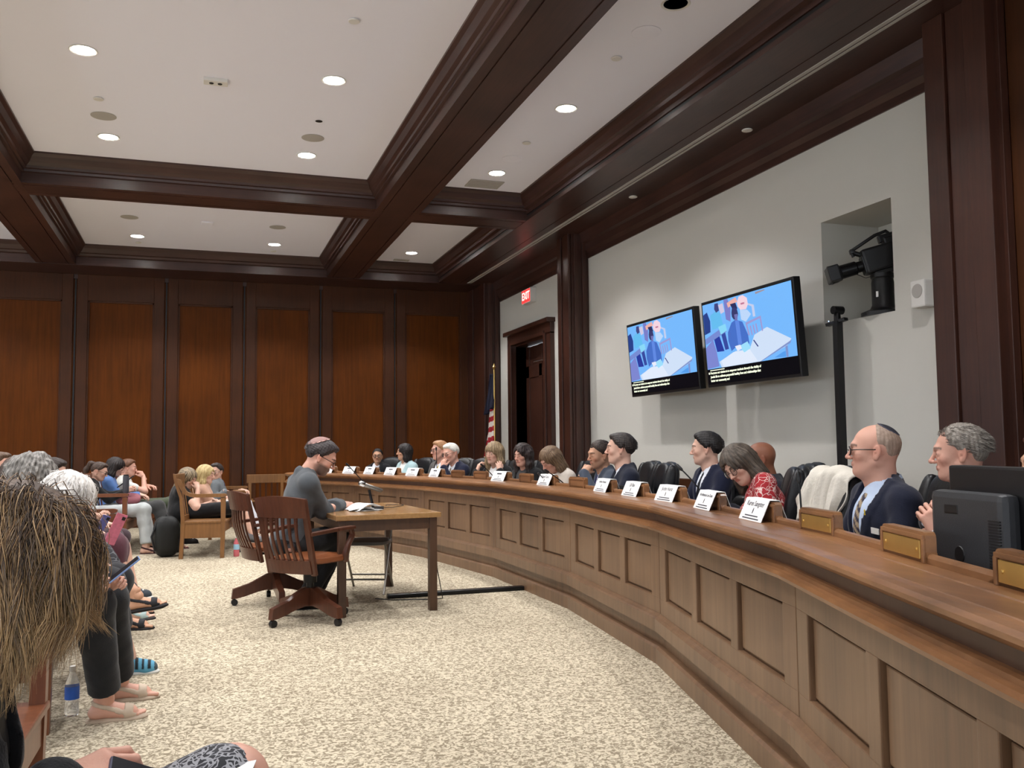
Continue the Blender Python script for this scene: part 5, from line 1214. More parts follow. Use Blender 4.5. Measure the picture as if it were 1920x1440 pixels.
def kippah(t, hd, Rh, sc_, c):
    col, tilt, rad = c[:3]; gap = c[3] if len(c) > 3 else .003
    def surf(d, g): c0 = np.array((-.014, 0, .034)); R_ = np.array((.100, .078, .086)); return c0+d*(1/np.linalg.norm(d/R_)+g)
    ax = unit((math.sin(tilt)*-1, 0, math.cos(tilt))); cc = np.array((-.022, 0, .030)); x = unit(np.cross((0, 1, 0), ax)); y = np.cross(ax, x); vs = []; fs = []; n = 28; m = 8
    for j in range(m+1):
        a = rad*j/m
        for i in range(n):
            ph = 2*math.pi*i/n; d = ax*math.cos(a)+(x*math.cos(ph)+y*math.sin(ph))*math.sin(a); p = surf(d, gap); vs.append(V(tuple(hd+Rh@(p*sc_))))
    for j in range(m):
        for i in range(n): fs.append((j*n+i, j*n+(i+1) % n, (j+1)*n+(i+1) % n, (j+1)*n+i))
    b = MB(); b.add(vs, fs); ob = b.build('skullcap', mat('skullcap_felt', srgb(*col), .9, bump=.3, bscale=150), t, True); md = ob.modifiers.new('t', 'SOLIDIFY'); md.thickness = .003; md.offset = 1
    pts = []
    for i in range(13): ph = 2*math.pi*i/12; a = rad; d = ax*math.cos(a)+(x*math.cos(ph)+y*math.sin(ph))*math.sin(a); pts.append(V(tuple(hd+Rh@((surf(d, gap+.002))*sc_))))
    b = MB(); b.tube(pts, .0025, 6, False); b.build('trim_band', mat('skullcap_band', srgb(*[int(q*1.6+20) for q in col]), .8), ob, True)
def print_mat(name, base, line, scale, edge, dark=None):
    m = bpy.data.materials.new(name); m.use_nodes = True; nt = m.node_tree; N = nt.nodes; L = nt.links; b = N['Principled BSDF']
    tc = N.new('ShaderNodeTexCoord'); n = N.new('ShaderNodeTexNoise'); n.inputs['Scale'].default_value = scale*.4; L.new(tc.outputs['Object'], n.inputs['Vector'])
    mx0 = N.new('ShaderNodeMix'); mx0.data_type = 'RGBA'; mx0.inputs[0].default_value = .12; L.new(tc.outputs['Object'], mx0.inputs[6]); L.new(n.outputs['Color'], mx0.inputs[7])
    v = N.new('ShaderNodeTexVoronoi'); v.feature = 'DISTANCE_TO_EDGE'; v.inputs['Scale'].default_value = scale; L.new(mx0.outputs[2], v.inputs['Vector'])
    g = N.new('ShaderNodeMath'); g.operation = 'LESS_THAN'; g.inputs[1].default_value = edge; L.new(v.outputs['Distance'], g.inputs[0])
    v2 = N.new('ShaderNodeTexVoronoi'); v2.inputs['Scale'].default_value = scale; L.new(mx0.outputs[2], v2.inputs['Vector'])
    mb = N.new('ShaderNodeMix'); mb.data_type = 'RGBA'; mb.inputs[6].default_value = base; mb.inputs[7].default_value = dark or base
    sp = N.new('ShaderNodeSeparateColor'); L.new(v2.outputs['Color'], sp.inputs[0]); L.new(sp.outputs[0], mb.inputs[0])
    mx = N.new('ShaderNodeMix'); mx.data_type = 'RGBA'; mx.inputs[7].default_value = line; L.new(mb.outputs[2], mx.inputs[6]); L.new(g.outputs[0], mx.inputs[0]); L.new(mx.outputs[2], b.inputs['Base Color'])
    b.inputs['Roughness'].default_value = .8; return m
M['floral'] = print_mat('red_floral_print', srgb(170, 24, 34), srgb(222, 196, 190), 30, .05, srgb(140, 24, 36))
M['blackfloral'] = print_mat('black_floral_print', srgb(22, 22, 26), srgb(104, 104, 108), 22, .05, srgb(46, 46, 52))

def strands(t, r, n, length, cols, seed=1, width=.0016, lift=(.008, .034), wave=.006, step=.011, gravity=1.0, part=0, back=.0, tips=None, sc_=1.0, name='hair_locks', freq=(45, 90), spread=.2, zmin=-.02, facex=.062):
    """individual locks grown from the scalp, lying over the skull and then hanging free"""
    rs = np.random.RandomState(seed); hd, Rh = r['hd'], r['Rh']; c0 = np.array((-.014, 0, .034)); R_ = np.array((.100, .078, .086)); down = Rh.T@np.array((0, 0, -1.))
    d = rs.normal(size=(n*3, 3)); d /= np.linalg.norm(d, axis=1)[:, None]; p = c0+d*R_
    ok = (p[:, 2] > zmin-(p[:, 0] < -.02)*.03) & ~((p[:, 0] > facex) & (p[:, 2] < .075)) & ~((p[:, 0] > .02) & (p[:, 2] < .0)); d = d[ok][:n]; p = p[ok][:n]; n = len(p)
    lf = rs.uniform(lift[0], lift[1], n)[:, None]; P = [p.copy()]; side = np.sign(p[:, 1]-part+rs.normal(size=n)*.01)[:, None]
    v = np.concatenate([np.full((n, 1), -.25-back), side, np.full((n, 1), .15)], 1); ph = np.stack([np.sin(p@np.array((61., 37., 23.)))*3, np.sin(p@np.array((29., -53., 47.)))*3, np.sin(p@np.array((-31., 41., 59.)))*3], 1)+rs.normal(size=(n, 3))*.5; L = length*rs.uniform(.75, 1.08, n)
    m = int(length/step)+1
    fx = rs.uniform(freq[0], freq[1], (n, 1))
    for k in range(m):
        q = (p-c0)/R_; rad = np.linalg.norm(q, axis=1)[:, None]; nn = q/R_; nn /= np.linalg.norm(nn, axis=1)[:, None]
        v = v*.80+down*(.42*gravity)+np.array((-.22*back, 0, 0))+rs.normal(size=(n, 3))*.05*spread*5*.4; v /= np.linalg.norm(v, axis=1)[:, None]
        p = p+v*step; q = (p-c0)/R_; rad = np.linalg.norm(q, axis=1)[:, None]; tgt = 1+lf/.088*min(1, k/3.); nr = np.where(rad < tgt, tgt, rad); p = c0+q/rad*nr*R_
        below = p[:, 2:3] < -.04; p = p+np.where(below & (np.abs(p[:, 1:2]) < .070+lf) & (p[:, 0:1] > -.05), np.sign(p[:, 1:2]+1e-5)*.004, 0)
        w = wave*min(1, k/5.)*np.stack([np.sin(k*step*fx[:, 0]+ph[:, 0]), np.sin(k*step*fx[:, 0]*1.1+ph[:, 1]), .5*np.sin(k*step*fx[:, 0]*.9+ph[:, 2])], 1); P.append(p+w)
    P = np.stack(P, 1)*sc_ # n, m+1, 3
    P = P@Rh.T+hd; m1 = P.shape[1]; T = np.diff(P, axis=1); T = np.concatenate([T, T[:, -1:]], 1); T /= np.linalg.norm(T, axis=2)[..., None]+1e-9
    ref = rs.normal(size=(n, 1, 3)); X = np.cross(T, ref); X /= np.linalg.norm(X, axis=2)[..., None]+1e-9; Y = np.cross(T, X)
    wd_ = width*rs.uniform(.6, 1.5, (n, 1))*np.clip((1.03-np.arange(m1)[None]/(m1-1))*3, .12, 1)
    V_ = np.stack([P+(X*math.cos(a)+Y*math.sin(a)*.6)*wd_[..., None] for a in (0, 2.09, 4.19)], 2)  # n, m1, 3, 3
    Vv = V_.reshape(-1, 3).astype(np.float32); base = (np.arange(n)*m1*3)[:, None, None]+(np.arange(m1-1)*3)[None, :, None]; Q = []
    for a in range(3): b_ = (a+1) % 3; Q.append(np.stack([base[..., 0]+a, base[..., 0]+b_, base[..., 0]+3+b_, base[..., 0]+3+a], -1).reshape(-1, 4))
    Q = np.concatenate(Q); ca = np.array([c3(*c) for c in cols]); k_ = rs.randint(0, len(ca), n); C_ = np.repeat(ca[k_][:, None], m1, 1)
    if tips is not None: w = np.clip((np.arange(m1)/(m1-1)-.35)*1.6, 0, 1)[None, :, None]*rs.uniform(.3, 1, (n, 1, 1)); C_ = C_*(1-w)+c3(*tips)*w
    C_ = np.repeat(C_[:, :, None], 3, 2).reshape(-1, 3)
    return mesh_np(name, [(Vv, Q, C_, 0)], M['strand'], t)
# ---------------------------------------------------------------- everyone in the room
def seat(label, head, baz, laz, pitch=0, roll=0, back=.08, hipz=.52, hands=None, knees=None, feet=None, o=None, hint=None, side=0, group=None, chair=None, wtoes=None, locks=None, **k):
    """place a seated figure: head position in the room, body and gaze headings as compass angles"""
    ya = math.radians(90-baz); la = math.radians(90-laz); f = np.array((math.cos(ya), math.sin(ya))); l = np.array((-f[1], f[0]))
    bx = np.array(head[:2])-f*back+l*side; R = np.array(((f[0], f[1], 0), (l[0], l[1], 0), (0, 0, 1)))
    L_ = lambda p: R@(np.array(p, float)-np.array((bx[0], bx[1], 0)))
    hh = {s: (L_(v[0]), R@np.array(v[1], float), R@np.array(v[2], float), v[3]) if (len(v) < 5) else v[:4] for s, v in (hands or {}).items()}
    o = dict(o or {})
    if chair: o['tuck'] = 1
    if wtoes: o['toes'] = {s: R@np.array(v, float) for s, v in wtoes.items()}
    r = person(label, (bx[0], bx[1]), ya, L_(head), ((la-ya+math.pi) % (2*math.pi)-math.pi, pitch, roll), (0, 0, hipz), hh, o, hint,
               knees={s: L_(v) for s, v in knees.items()} if knees else None, feet={s: L_(v) for s, v in feet.items()} if feet else None, group=group, **k)
    if locks: strands(r[0], r[1], **dict(dict(n=1400, length=.035, seed=7, width=.0011, lift=(.006, .014), wave=.002, gravity=.5, back=1.6, step=.006, zmin=.035, facex=.050, sc_=k.get('scale', 1)), **locks))
    if chair: place_exec(bx[0]-f[0]*.02, bx[1]-f[1]*.02, ya, chair)
    return r, bx, ya
DESK = lambda a=.30, w=.12, z=.80, c=.45: {'L': ((a, w, z), (1, -.5, -.05), (0, .15, 1), c, 1), 'R': ((a, -w, z), (1, .5, -.05), (0, -.15, 1), c, 1)}
GL = 'members seated along the dais'
# -- dais, from the far end to the near end
seat('man in black suit and dark glasses facing forward, farthest along the dais', (2.581, 13.856, 1.141), 225, 196, .05, back=.06, hands=DESK(), scale=.92, res=.014, hres=.006, group=GL, chair='black chair of the farthest man in black', o=dict(hair='crop', hairc=(26, 20, 18), skin='tan', glasses='thick', tie=(20, 20, 26), topc=(20, 20, 24), thick=.008, handres=.007))
seat('woman with dark bob and pale blue jacket looking left', (2.711, 12.535, 1.199), 245, 268, .0, back=.05, hands=DESK(), scale=.95, res=.014, hres=.006, group=GL, chair='black chair of the woman in pale blue', o=dict(fem=1, hair='long', len=.13, fall=.075, hairc=(16, 12, 12), hairc2=(40, 30, 28), curl=.003, skin='tan', top='jacket', topc=(176, 204, 208), shirtc=(236, 236, 232), cuffs=0, handres=.007, thick=.016, open_=.004, front=.02))
seat('ginger-haired man with glasses and grey suit behind the white-haired man', (2.902, 11.302, 1.219), 245, 262, .05, hands=DESK(), scale=1.0, res=.014, hres=.006, group=GL, chair='black chair of the ginger-haired man', o=dict(hair='short', hairc=(150, 104, 70), hairc2=(190, 146, 104), skin='pink', glasses='thin', topc=(84, 82, 80), tie=(190, 170, 110), handres=.007))
hd = (2.907, 10.772, 1.186)
seat('white-haired man in navy suit resting his cheek on his hand', hd, 250, 243, .22, .08, back=.16, scale=.98, res=.013, hres=.0055, group=GL, chair='black chair of the white-haired man', hands={'L': ((hd[0]-.13, hd[1]-.12, hd[2]-.17), (.15, .25, 1), (-.7, -.7, 0), .9), 'R': ((.3, -.12, .80), (1, .5, 0), (0, 0, 1), .4, 1)}, hint={'L': (.3, .5, -1), 'R': (-.3, -.5, -1)}, o=dict(hair='short', hairc=(206, 202, 192), hairc2=(232, 230, 222), brow=(170, 160, 150), skin='pink', glasses='thin', topc=(24, 28, 50), tie=(120, 110, 90), seed=4, handres=.006))
hd = (3.162, 9.836, 1.186)
seat('woman with long blond-brown fringe and black jacket, hand at her ear', hd, 245, 236, .10, back=.10, scale=1.0, res=.013, hres=.0055, group=GL, chair='black chair of the woman with the blond fringe', hands={'L': ((hd[0]+.0, hd[1]-.20, hd[2]-.19), (.0, .35, 1), (-.2, -1, 0), .8), 'R': ((hd[0]-.17, hd[1]+.1, hd[2]-.2), (.35, 0, 1), (-1, 0, .1), .8)}, hint={'L': (.3, .6, -1), 'R': (.3, -.6, -1)}, o=dict(fem=1, hair='long', len=.20, fall=.085, bangs=1, hairc=(104, 84, 60), hairc2=(166, 142, 108), skin='fair', top='jacket', topc=(20, 20, 22), shirtc=(222, 222, 222), cuffs=0, seed=5, thick=.018, handres=.006))
seat('woman with wavy dark hair, glasses pushed up and black top', (3.336, 9.354, 1.162), 245, 240, .12, back=.10, hands=DESK(.26, .08), scale=1.0, res=.013, hres=.0055, group=GL, chair='black chair of the woman with wavy dark hair', o=dict(fem=1, weight=1.12, hair='long', len=.20, fall=.085, hairc=(26, 18, 18), hairc2=(58, 42, 38), curl=.006, skin='pink', glasses='up', top='jacket', topc=(22, 22, 24), shirtc=(60, 60, 62), cuffs=0, seed=6, thick=.018, handres=.006))
seat('young woman with very long brown hair looking down at her phone', (3.331, 8.510, 1.123), 262, 258, .62, .0, back=.18, hands=DESK(.32, .05, .86, .8), scale=1.02, res=.012, hres=.005, group=GL, chair='black chair of the long-haired young woman', o=dict(fem=1, hair='long', len=.34, fall=.09, hairc=(82, 62, 46), hairc2=(136, 110, 82), skin='pink', top='blouse', sleeve=1.9, topc=(206, 196, 184), seed=7, thick=.016, handres=.005, front=.03))
hd = (3.337, 7.338, 1.177)
seat('man with cropped dark hair covering his mouth with his fist', hd, 280, 268, .12, -.04, locks=dict(cols=[(34, 28, 26), (58, 50, 46), (24, 20, 20)]), back=.14, scale=1.0, res=.011, hres=.0045, group=GL, chair='black chair of the man covering his mouth', hands={'L': ((hd[0]-.20, hd[1]-.10, hd[2]-.15), (.75, .25, .75), (-.5, -.8, .4), 1.25), 'R': ((.28, -.12, .80), (1, .5, 0), (0, 0, 1), .4, 1)}, hint={'L': (.2, .8, -1), 'R': (-.3, -.5, -1)}, o=dict(hair='crop', hairc=(38, 28, 24), hairc2=(70, 54, 46), line=[.070, .066, .046, .018, -.02, .014, -.045, -.06], skin='tan', stubble=.25, topc=(66, 74, 88), tie=(36, 34, 88), shirtc=(210, 214, 226), seed=8, thick=.011))
seat('dark-haired man in navy suit seen in profile beside the tall empty chair', (3.221, 6.685, 1.228), 285, 296, .0, locks=dict(cols=[(34, 28, 26), (58, 50, 46), (24, 20, 20)]), back=.05, hands=DESK(.34, .12), scale=1.02, res=.011, hres=.0045, group=GL, chair='black chair of the dark-haired man in profile', o=dict(hair='short', hairc=(30, 24, 22), hairc2=(66, 58, 54), skin='fair', topc=(26, 30, 46), tie=(16, 16, 20), seed=9, thick=.015))
seat('young man in navy suit with wavy dark hair, in profile', (3.562, 5.932, 1.224), 275, 303, .05, locks=dict(cols=[(34, 28, 26), (58, 50, 46), (24, 20, 20)]), back=.05, hands=DESK(.34, .12), scale=.99, res=.011, hres=.0045, group=GL, chair='black chair of the young man in navy', o=dict(hair='short', hairc=(16, 14, 14), hairc2=(46, 42, 42), skin='fair', topc=(24, 28, 50), tie=(18, 18, 26), seed=10, thick=.016, brow=(24, 18, 16)))
seat('bald man mostly hidden behind the woman in the red dress', (3.858, 5.677, 1.143), 290, 296, .2, back=.05, hands=DESK(.3, .12), scale=1.04, res=.013, hres=.005, group=GL, chair='black chair of the bald man', o=dict(skin='brown', topc=(30, 30, 40), tie=(50, 30, 30), wide=1.05))
hd = (3.153, 4.861, 1.127)
r11 = seat('woman in red dress with white flower outlines, bent over and reading', hd, 292, 252, .55, .42, back=.24, side=.17, scale=.98, res=.010, hres=.004, group=GL, chair='black chair of the woman in red', hands={'L': ((.38, .06, .80), (1, -.4, -.05), (0, 0, 1), .4, 1), 'R': ((.44, -.16, .80), (1, .5, -.05), (0, 0, 1), .4, 1)}, hint={'L': (-.4, .5, -.9), 'R': (-.3, -.5, -1)}, o=dict(fem=1, hair='long', len=.15, fall=.085, hairc=(52, 44, 38), hairc2=(100, 88, 76), skin='fair', glasses='round', top='dress', topm='floral', sleeve=.62, weight=1.06, seed=11, thick=.020, nh=.075, flare=.02, shut=0))
hd13 = (2.896, 3.373, 1.216)
r13 = seat('man in navy suit with skullcap, glasses and striped tie, in profile', hd13, 284, 308, -.02, back=.06, hipz=.50, hands=DESK(.30, .12, .80), scale=1.0, res=.008, hres=.0032, group=GL, chair='black chair of the man with the skullcap', o=dict(hair='crop', hairc=(142, 120, 104), hairc2=(176, 154, 138), thick=.003, line=[.3, .3, .3, .30, .022, .030, -.045, -.068], skin='pink', wide=1.05, jowl=1, neck=1.18, weight=1.18, glasses='thick', kippah=((36, 36, 46), .62, .55, .004), topc=(24, 28, 46), tie=(176, 156, 128), tie2=(60, 56, 70), shirtc=(196, 212, 236), seed=13, brow=(110, 90, 80), vdep=.36, vw=.085, shoulder=.185))
hd14 = (3.105, 3.090, 1.205)
h14 = (2.598, 2.754, 0.941)
r14 = seat('grey-haired man in dark suit with clasped hands, behind the big monitor', hd14, 300, 312, .06, back=.10, hipz=.50, scale=1.0, res=.008, hres=.0032, group=GL, chair='black chair of the grey-haired man', hands={'L': ((h14[0]+.02, h14[1]-.03, h14[2]-.03), (-.25, .25, 1), (-.45, -.85, .1), (1.15, 1.2, 1.2, 1.2)), 'R': ((h14[0]-.02, h14[1]+.06, h14[2]-.03), (.1, -.3, 1), (-.5, .85, .1), 1.15)}, hint={'L': (.3, .5, -1), 'R': (.2, -.6, -1)}, o=dict(hair='crop', hairc=(112, 102, 92), hairc2=(176, 168, 158), line=[.098, .088, .056, .022, -.022, .014, -.05, -.066], skin='pink', topc=(46, 42, 46), shirtc=(214, 214, 222), tie=(30, 60, 50), seed=14, thick=.010, nose=1.1, wide=.98, brow=(120, 100, 90), handres=.0032))
seat('person at the right edge, only the brow showing above the monitor', (2.893, 2.456, 1.167), 300, 300, .1, back=.06, hands=DESK(.25, .1), scale=.98, res=.014, hres=.005, group=GL, chair='black chair at the right edge', o=dict(hair='short', hairc=(60, 30, 24), hairc2=(100, 60, 44), skin='tan', topc=(40, 40, 46)))
for p, a, l in (((3.481, 6.448, 1.065), 285, 'tall empty black leather chair between the two dark-haired men'), ((3.459, 4.760, 1.065), 300, 'empty black leather chair right of the woman in red'), ((3.036, 3.845, 1.069), 285, 'black leather chair with a white jacket over its back')):
    place_exec(p[0]+.28*math.cos(math.radians(90-a)), p[1]+.28*math.sin(math.radians(90-a)), math.radians(90-a), l)
# -- the witness
hdw = (0.910, 7.272, 1.186)
hw = (1.120, 7.549, 0.770)
seat('man in grey suit and rose skullcap reading papers at the witness table', hdw, 82, 99, .52, locks=dict(cols=[(40, 34, 34), (74, 66, 64), (30, 26, 26), (96, 88, 86)], lift=(.008, .014)), back=.27, side=.02, hipz=.53, scale=1.1, res=.009, hres=.0036, hands={'R': ((hw[0]-.02, hw[1]-.06, .80), (1, .1, -.12), (0, -.5, 1), .55), 'L': ((hw[0]-.02, hw[1]+.14, .80), (1, -.1, -.12), (0, .3, 1), .55)}, hint={'R': (-.5, -.35, -.9), 'L': (-.5, .5, -.9)},
     knees={'L': (1.12, 7.62, .56), 'R': (1.10, 7.40, .56)}, feet={'L': (.92, 7.70, .09), 'R': (.80, 7.36, .09)}, o=dict(hair='short', hairc=(34, 28, 28), hairc2=(74, 66, 66), skin='pink', stubble=.85, beardc=(70, 58, 54), glasses='thick', kippah=((150, 118, 112), .80, .78, .021), topc=(76, 80, 84), shirtc=(150, 160, 206), seed=20, weight=.98, thick=.016, legc=(22, 22, 24), vdep=.3))
# -- golden oak settee
G1 = 'women on the golden oak settee'
ha = (-0.134, 11.893, 0.911)
seat('woman in black dress with streaked long hair, head leaning on her hand', ha, 86, 120, .45, back=.10, hipz=.50, scale=.98, res=.012, hres=.0055, group=G1, hands={'R': ((ha[0]+.12, ha[1]-.09, ha[2]-.12), (-.3, .35, 1), (.4, -1, 0), 1.1), 'L': ((ha[0]+.34, ha[1]+.10, .62), (1, 0, -.5), (0, 0, 1), .5)}, hint={'R': (.3, -.5, -1), 'L': (-.3, .5, -1)},
     knees={'R': (.47, 11.62, .57), 'L': (.42, 11.78, .50)}, feet={'R': (.62, 11.55, .24), 'L': (.52, 11.78, .09)}, wtoes={'R': (.95, 0, -.12)}, o=dict(fem=1, hair='long', len=.30, hairc=(40, 32, 28), hairc2=(176, 156, 124), top='dress', topc=(20, 20, 22), sleeve=.45, skirt=.99, legs='', shoe='sneaker', shoec=(112, 112, 116), solec=(30, 30, 32), seed=21, thick=.018))
ha = (0.081, 12.453, 0.939)
seat('blond woman in the middle of the golden oak settee', ha, 84, 112, .10, back=.08, hipz=.50, scale=.98, res=.012, hres=.0055, group=G1, hands={'R': ((ha[0]+.30, ha[1]-.05, .62), (1, .1, -.4), (0, 0, 1), .5), 'L': ((ha[0]+.30, ha[1]+.15, .62), (1, 0, -.4), (0, 0, 1), .5)},
     knees={'R': (.56, 12.28, .55), 'L': (.52, 12.44, .50)}, feet={'R': (.74, 12.2, .20), 'L': (.62, 12.44, .09)}, o=dict(fem=1, hair='long', len=.30, hairc=(150, 122, 74), hairc2=(226, 206, 150), top='blouse', sleeve=1.5, topc=(190, 150, 128), legc=(206, 208, 216), shoe='sandal', shoec=(220, 214, 204), seed=22, thick=.018))
ha = (0.216, 13.094, 0.957)
seat('woman in grey blazer and glasses at the far end of the golden settee', ha, 100, 212, .10, back=.06, hipz=.50, scale=.98, res=.012, hres=.0055, group=G1, hands={'R': ((ha[0]+.12, ha[1]-.20, .70), (.6, .5, -.1), (0, 0, 1), .5), 'L': ((ha[0]+.34, ha[1]+.0, .70), (.6, -.6, 0), (0, 0, 1), .5)},
     o=dict(fem=1, hair='short', bun=1, hairc=(30, 24, 22), hairc2=(60, 48, 42), skin='fair', glasses='thick', top='jacket', topc=(104, 110, 114), shirtc=(36, 44, 90), cuffs=0, legc=(20, 20, 22), seed=23, thick=.008, line=[.08, .076, .05, .02, -.01, .014, -.045, -.07]))
# -- oak settee behind
G2 = 'people on the rear oak settee'
ha = (-1.206, 12.680, 0.999)
seat('ponytailed woman in black cardigan and glasses reading a tablet', ha, 82, 96, .35, back=.16, hipz=.50, scale=.95, res=.012, hres=.0055, group=G2, hands={'R': ((ha[0]+.32, ha[1]-.02, .74), (1, .0, .5), (0, -1, .4), .9), 'L': ((ha[0]+.34, ha[1]+.14, .74), (1, -.2, .5), (0, 1, .4), .9)},
     knees={'R': (-.64, 12.12, .53), 'L': (-.66, 12.34, .52)}, feet={'R': (-.60, 12.05, .09), 'L': (-.56, 12.3, .09)}, o=dict(fem=1, hair='short', ponytail=1, hairc=(44, 32, 26), hairc2=(84, 64, 52), skin='fair', glasses='thick', top='cardigan', sleeve=1.9, topc=(20, 20, 22), shirtc=(224, 226, 230), legc=(176, 180, 180), shoe='sandal', shoec=(60, 30, 34), seed=24, thick=.007, line=[.08, .076, .05, .02, -.01, .014, -.045, -.07]))
ha = (-1.065, 13.317, 1.040)
seat('woman with long dark hair and blue denim shirt looking down', ha, 82, 90, .4, back=.12, hipz=.50, scale=1.0, res=.012, hres=.0055, group=G2, hands={'R': ((ha[0]+.30, ha[1]-.02, .66), (1, 0, -.2), (0, 0, 1), .6), 'L': ((ha[0]+.30, ha[1]+.14, .66), (1, 0, -.2), (0, 0, 1), .6)},
     knees={'R': (-.50, 12.66, .53), 'L': (-.50, 12.86, .52)}, feet={'R': (-.30, 12.5, .09), 'L': (-.35, 12.8, .09)}, o=dict(fem=1, hair='long', len=.24, hairc=(24, 18, 18), hairc2=(52, 42, 40), skin='fair', top='blouse', sleeve=1.9, topc=(84, 116, 170), legc=(62, 62, 62), shoe='sandal', shoec=(90, 40, 46), seed=25, thick=.018))
ha = (-0.946, 13.914, 1.012)
seat('young man in white tee leaning his cheek on his fist', ha, 80, 92, .10, -.15, back=.10, hipz=.50, scale=1.0, res=.012, hres=.0055, group=G2, hands={'R': ((ha[0]+.20, ha[1]-.03, ha[2]-.12), (-.5, .1, .8), (.6, -.6, .4), 1.2), 'L': ((ha[0]+.26, ha[1]-.06, .76), (.8, -.6, 0), (0, 0, 1), .5)}, hint={'R': (1, -.2, -.5), 'L': (-.3, .5, -1)},
     knees={'R': (-.40, 13.15, .53), 'L': (-.36, 13.4, .54)}, feet={'R': (-.15, 13.1, .09), 'L': (-.25, 13.3, .09)}, o=dict(hair='short', hairc=(84, 52, 34), hairc2=(126, 84, 58), skin='pink', top='tee', topc=(214, 214, 208), sleeve=.5, legc=(68, 76, 58), shoe='sneaker', seed=26, thick=.018))
# -- front audience row (nearest to farthest)
G3 = 'people in the front audience row'
hr = (-0.545, 4.445, 1.033)
ph = (-0.340, 4.506, 0.688)
rwh = seat('white-haired woman in black trousers and beige sandals holding a phone', hr, 86, 96, .35, back=.25, hipz=.50, scale=.95, res=.009, hres=.004, group=G3, hands={'R': ((ph[0]-.13, ph[1]-.07, ph[2]-.045), (1, .3, .42), (-.3, -1, .5), (.7, .8, .9, 1)), 'L': ((ph[0]-.05, ph[1]+.10, ph[2]-.06), (.9, -.5, .6), (-.2, 1, .2), 1.0)}, hint={'R': (-.5, -.4, -.8), 'L': (-.5, .5, -.8)},
     knees={'R': (-.44, 4.55, .56), 'L': (-.40, 4.78, .55)}, feet={'R': (-.40, 4.71, .095), 'L': (-.36, 5.05, .095)}, wtoes={'R': (1, .05, -.02), 'L': (1, .05, 0)},
     o=dict(fem=1, hair='long', len=.10, fall=.07, hairc=(196, 190, 184), hairc2=(238, 236, 232), brow=(190, 180, 170), skin='pink', top='blouse', sleeve=1.85, topc=(60, 62, 66), legc=(30, 31, 34), leglen=.90, shoe='sandal', shoec=(196, 178, 158), solec=(176, 158, 138), curl=.004, thick=.022, seed=31, handres=.0032, front=.0))
hr = (-0.823, 5.330, 1.106)
seat('woman with grey curly hair, dark skirt and blue water shoes', hr, 88, 100, .25, back=.12, hipz=.50, scale=1.0, res=.011, hres=.0045, group=G3, hands={'R': ((hr[0]+.26, hr[1]-.06, .66), (1, .2, -.2), (0, 0, 1), .5), 'L': ((hr[0]+.26, hr[1]+.14, .66), (1, -.2, -.2), (0, 0, 1), .5)},
     knees={'R': (-.46, 5.35, .54), 'L': (-.44, 5.60, .53)}, feet={'R': (-.36, 5.62, .095), 'L': (-.50, 5.85, .095)}, wtoes={'R': (1, .02, 0)}, o=dict(fem=1, hair='long', len=.15, fall=.085, hairc=(70, 66, 62), hairc2=(158, 154, 148), skin='fair', top='dress', sleeve=1.8, topc=(34, 34, 38), skirt=1.5, legs='', shoe='water', shoec=(92, 158, 188), solec=(206, 206, 200), curl=.011, thick=.026, seed=32))
hr = (-1.14, 6.75, 1.08)
seat('person in black flowered dress with crossed legs and black sandals', hr, 92, 96, .3, back=.05, hipz=.50, scale=.95, res=.010, hres=.006, group=G3, hands={'R': ((-.80, 6.62, .62), (1, .2, -.2), (0, 0, 1), .5), 'L': ((-.80, 6.9, .62), (1, -.2, -.2), (0, 0, 1), .5)},
     knees={'R': (-.66, 6.84, .55), 'L': (-.66, 6.90, .50)}, feet={'R': (-.385, 6.72, .27), 'L': (-.47, 7.0, .095)}, wtoes={'R': (1, -.02, .12), 'L': (1, -.1, 0)}, o=dict(fem=1, hair='long', hairc=(60, 46, 38), skin='tan', top='dress', topm='blackfloral', sleeve=.6, skirt=1.45, legs='', shoe='sandal', shoec=(38, 38, 42), solec=(26, 24, 26), seed=33, wide=1))
hr = (-1.16, 7.55, 1.08)
seat('person in maroon top with pale sandals holding up a pink-backed phone', hr, 92, 96, .3, back=.05, hipz=.50, scale=.95, res=.012, hres=.006, group=G3, hands={'R': ((-0.621, 7.256, 0.645), (.4, -.1, 1), (-1, -.3, .2), .8), 'L': ((-.72, 7.7, .62), (1, -.2, -.2), (0, 0, 1), .5)},
     knees={'R': (-.60, 7.42, .56), 'L': (-.60, 7.62, .53)}, feet={'R': (-.48, 7.38, .095), 'L': (-.50, 7.62, .095)}, wtoes={'R': (1, .0, 0)}, o=dict(fem=1, hair='long', hairc=(70, 50, 38), skin='fair', top='dress', topc=(92, 56, 66), sleeve=1.8, skirt=1.15, legs='', shoe='sandal', shoec=(170, 190, 190), solec=(40, 36, 36), seed=34))
hr = (-1.14, 8.35, 1.08)
seat('person with crossed legs in black laced sneakers near the rear settee', hr, 92, 96, .3, back=.05, hipz=.50, scale=.95, res=.012, hres=.006, group=G3, hands={'R': ((-0.765, 8.047, 0.659), (.4, -.1, 1), (-1, -.3, .2), .8), 'L': ((-.72, 8.5, .62), (1, -.2, -.2), (0, 0, 1), .5)},
     knees={'R': (-.66, 8.22, .54), 'L': (-.62, 8.42, .52)}, feet={'R': (-.60, 8.05, .24), 'L': (-.52, 8.42, .095)}, wtoes={'R': (1, -.1, -.18)}, o=dict(hair='short', skin='fair', top='tee', topc=(120, 110, 100), sleeve=.5, legs='shorts', legc=(60, 44, 50), shoe='sneaker', shoec=(54, 60, 68), solec=(216, 216, 212), seed=35))
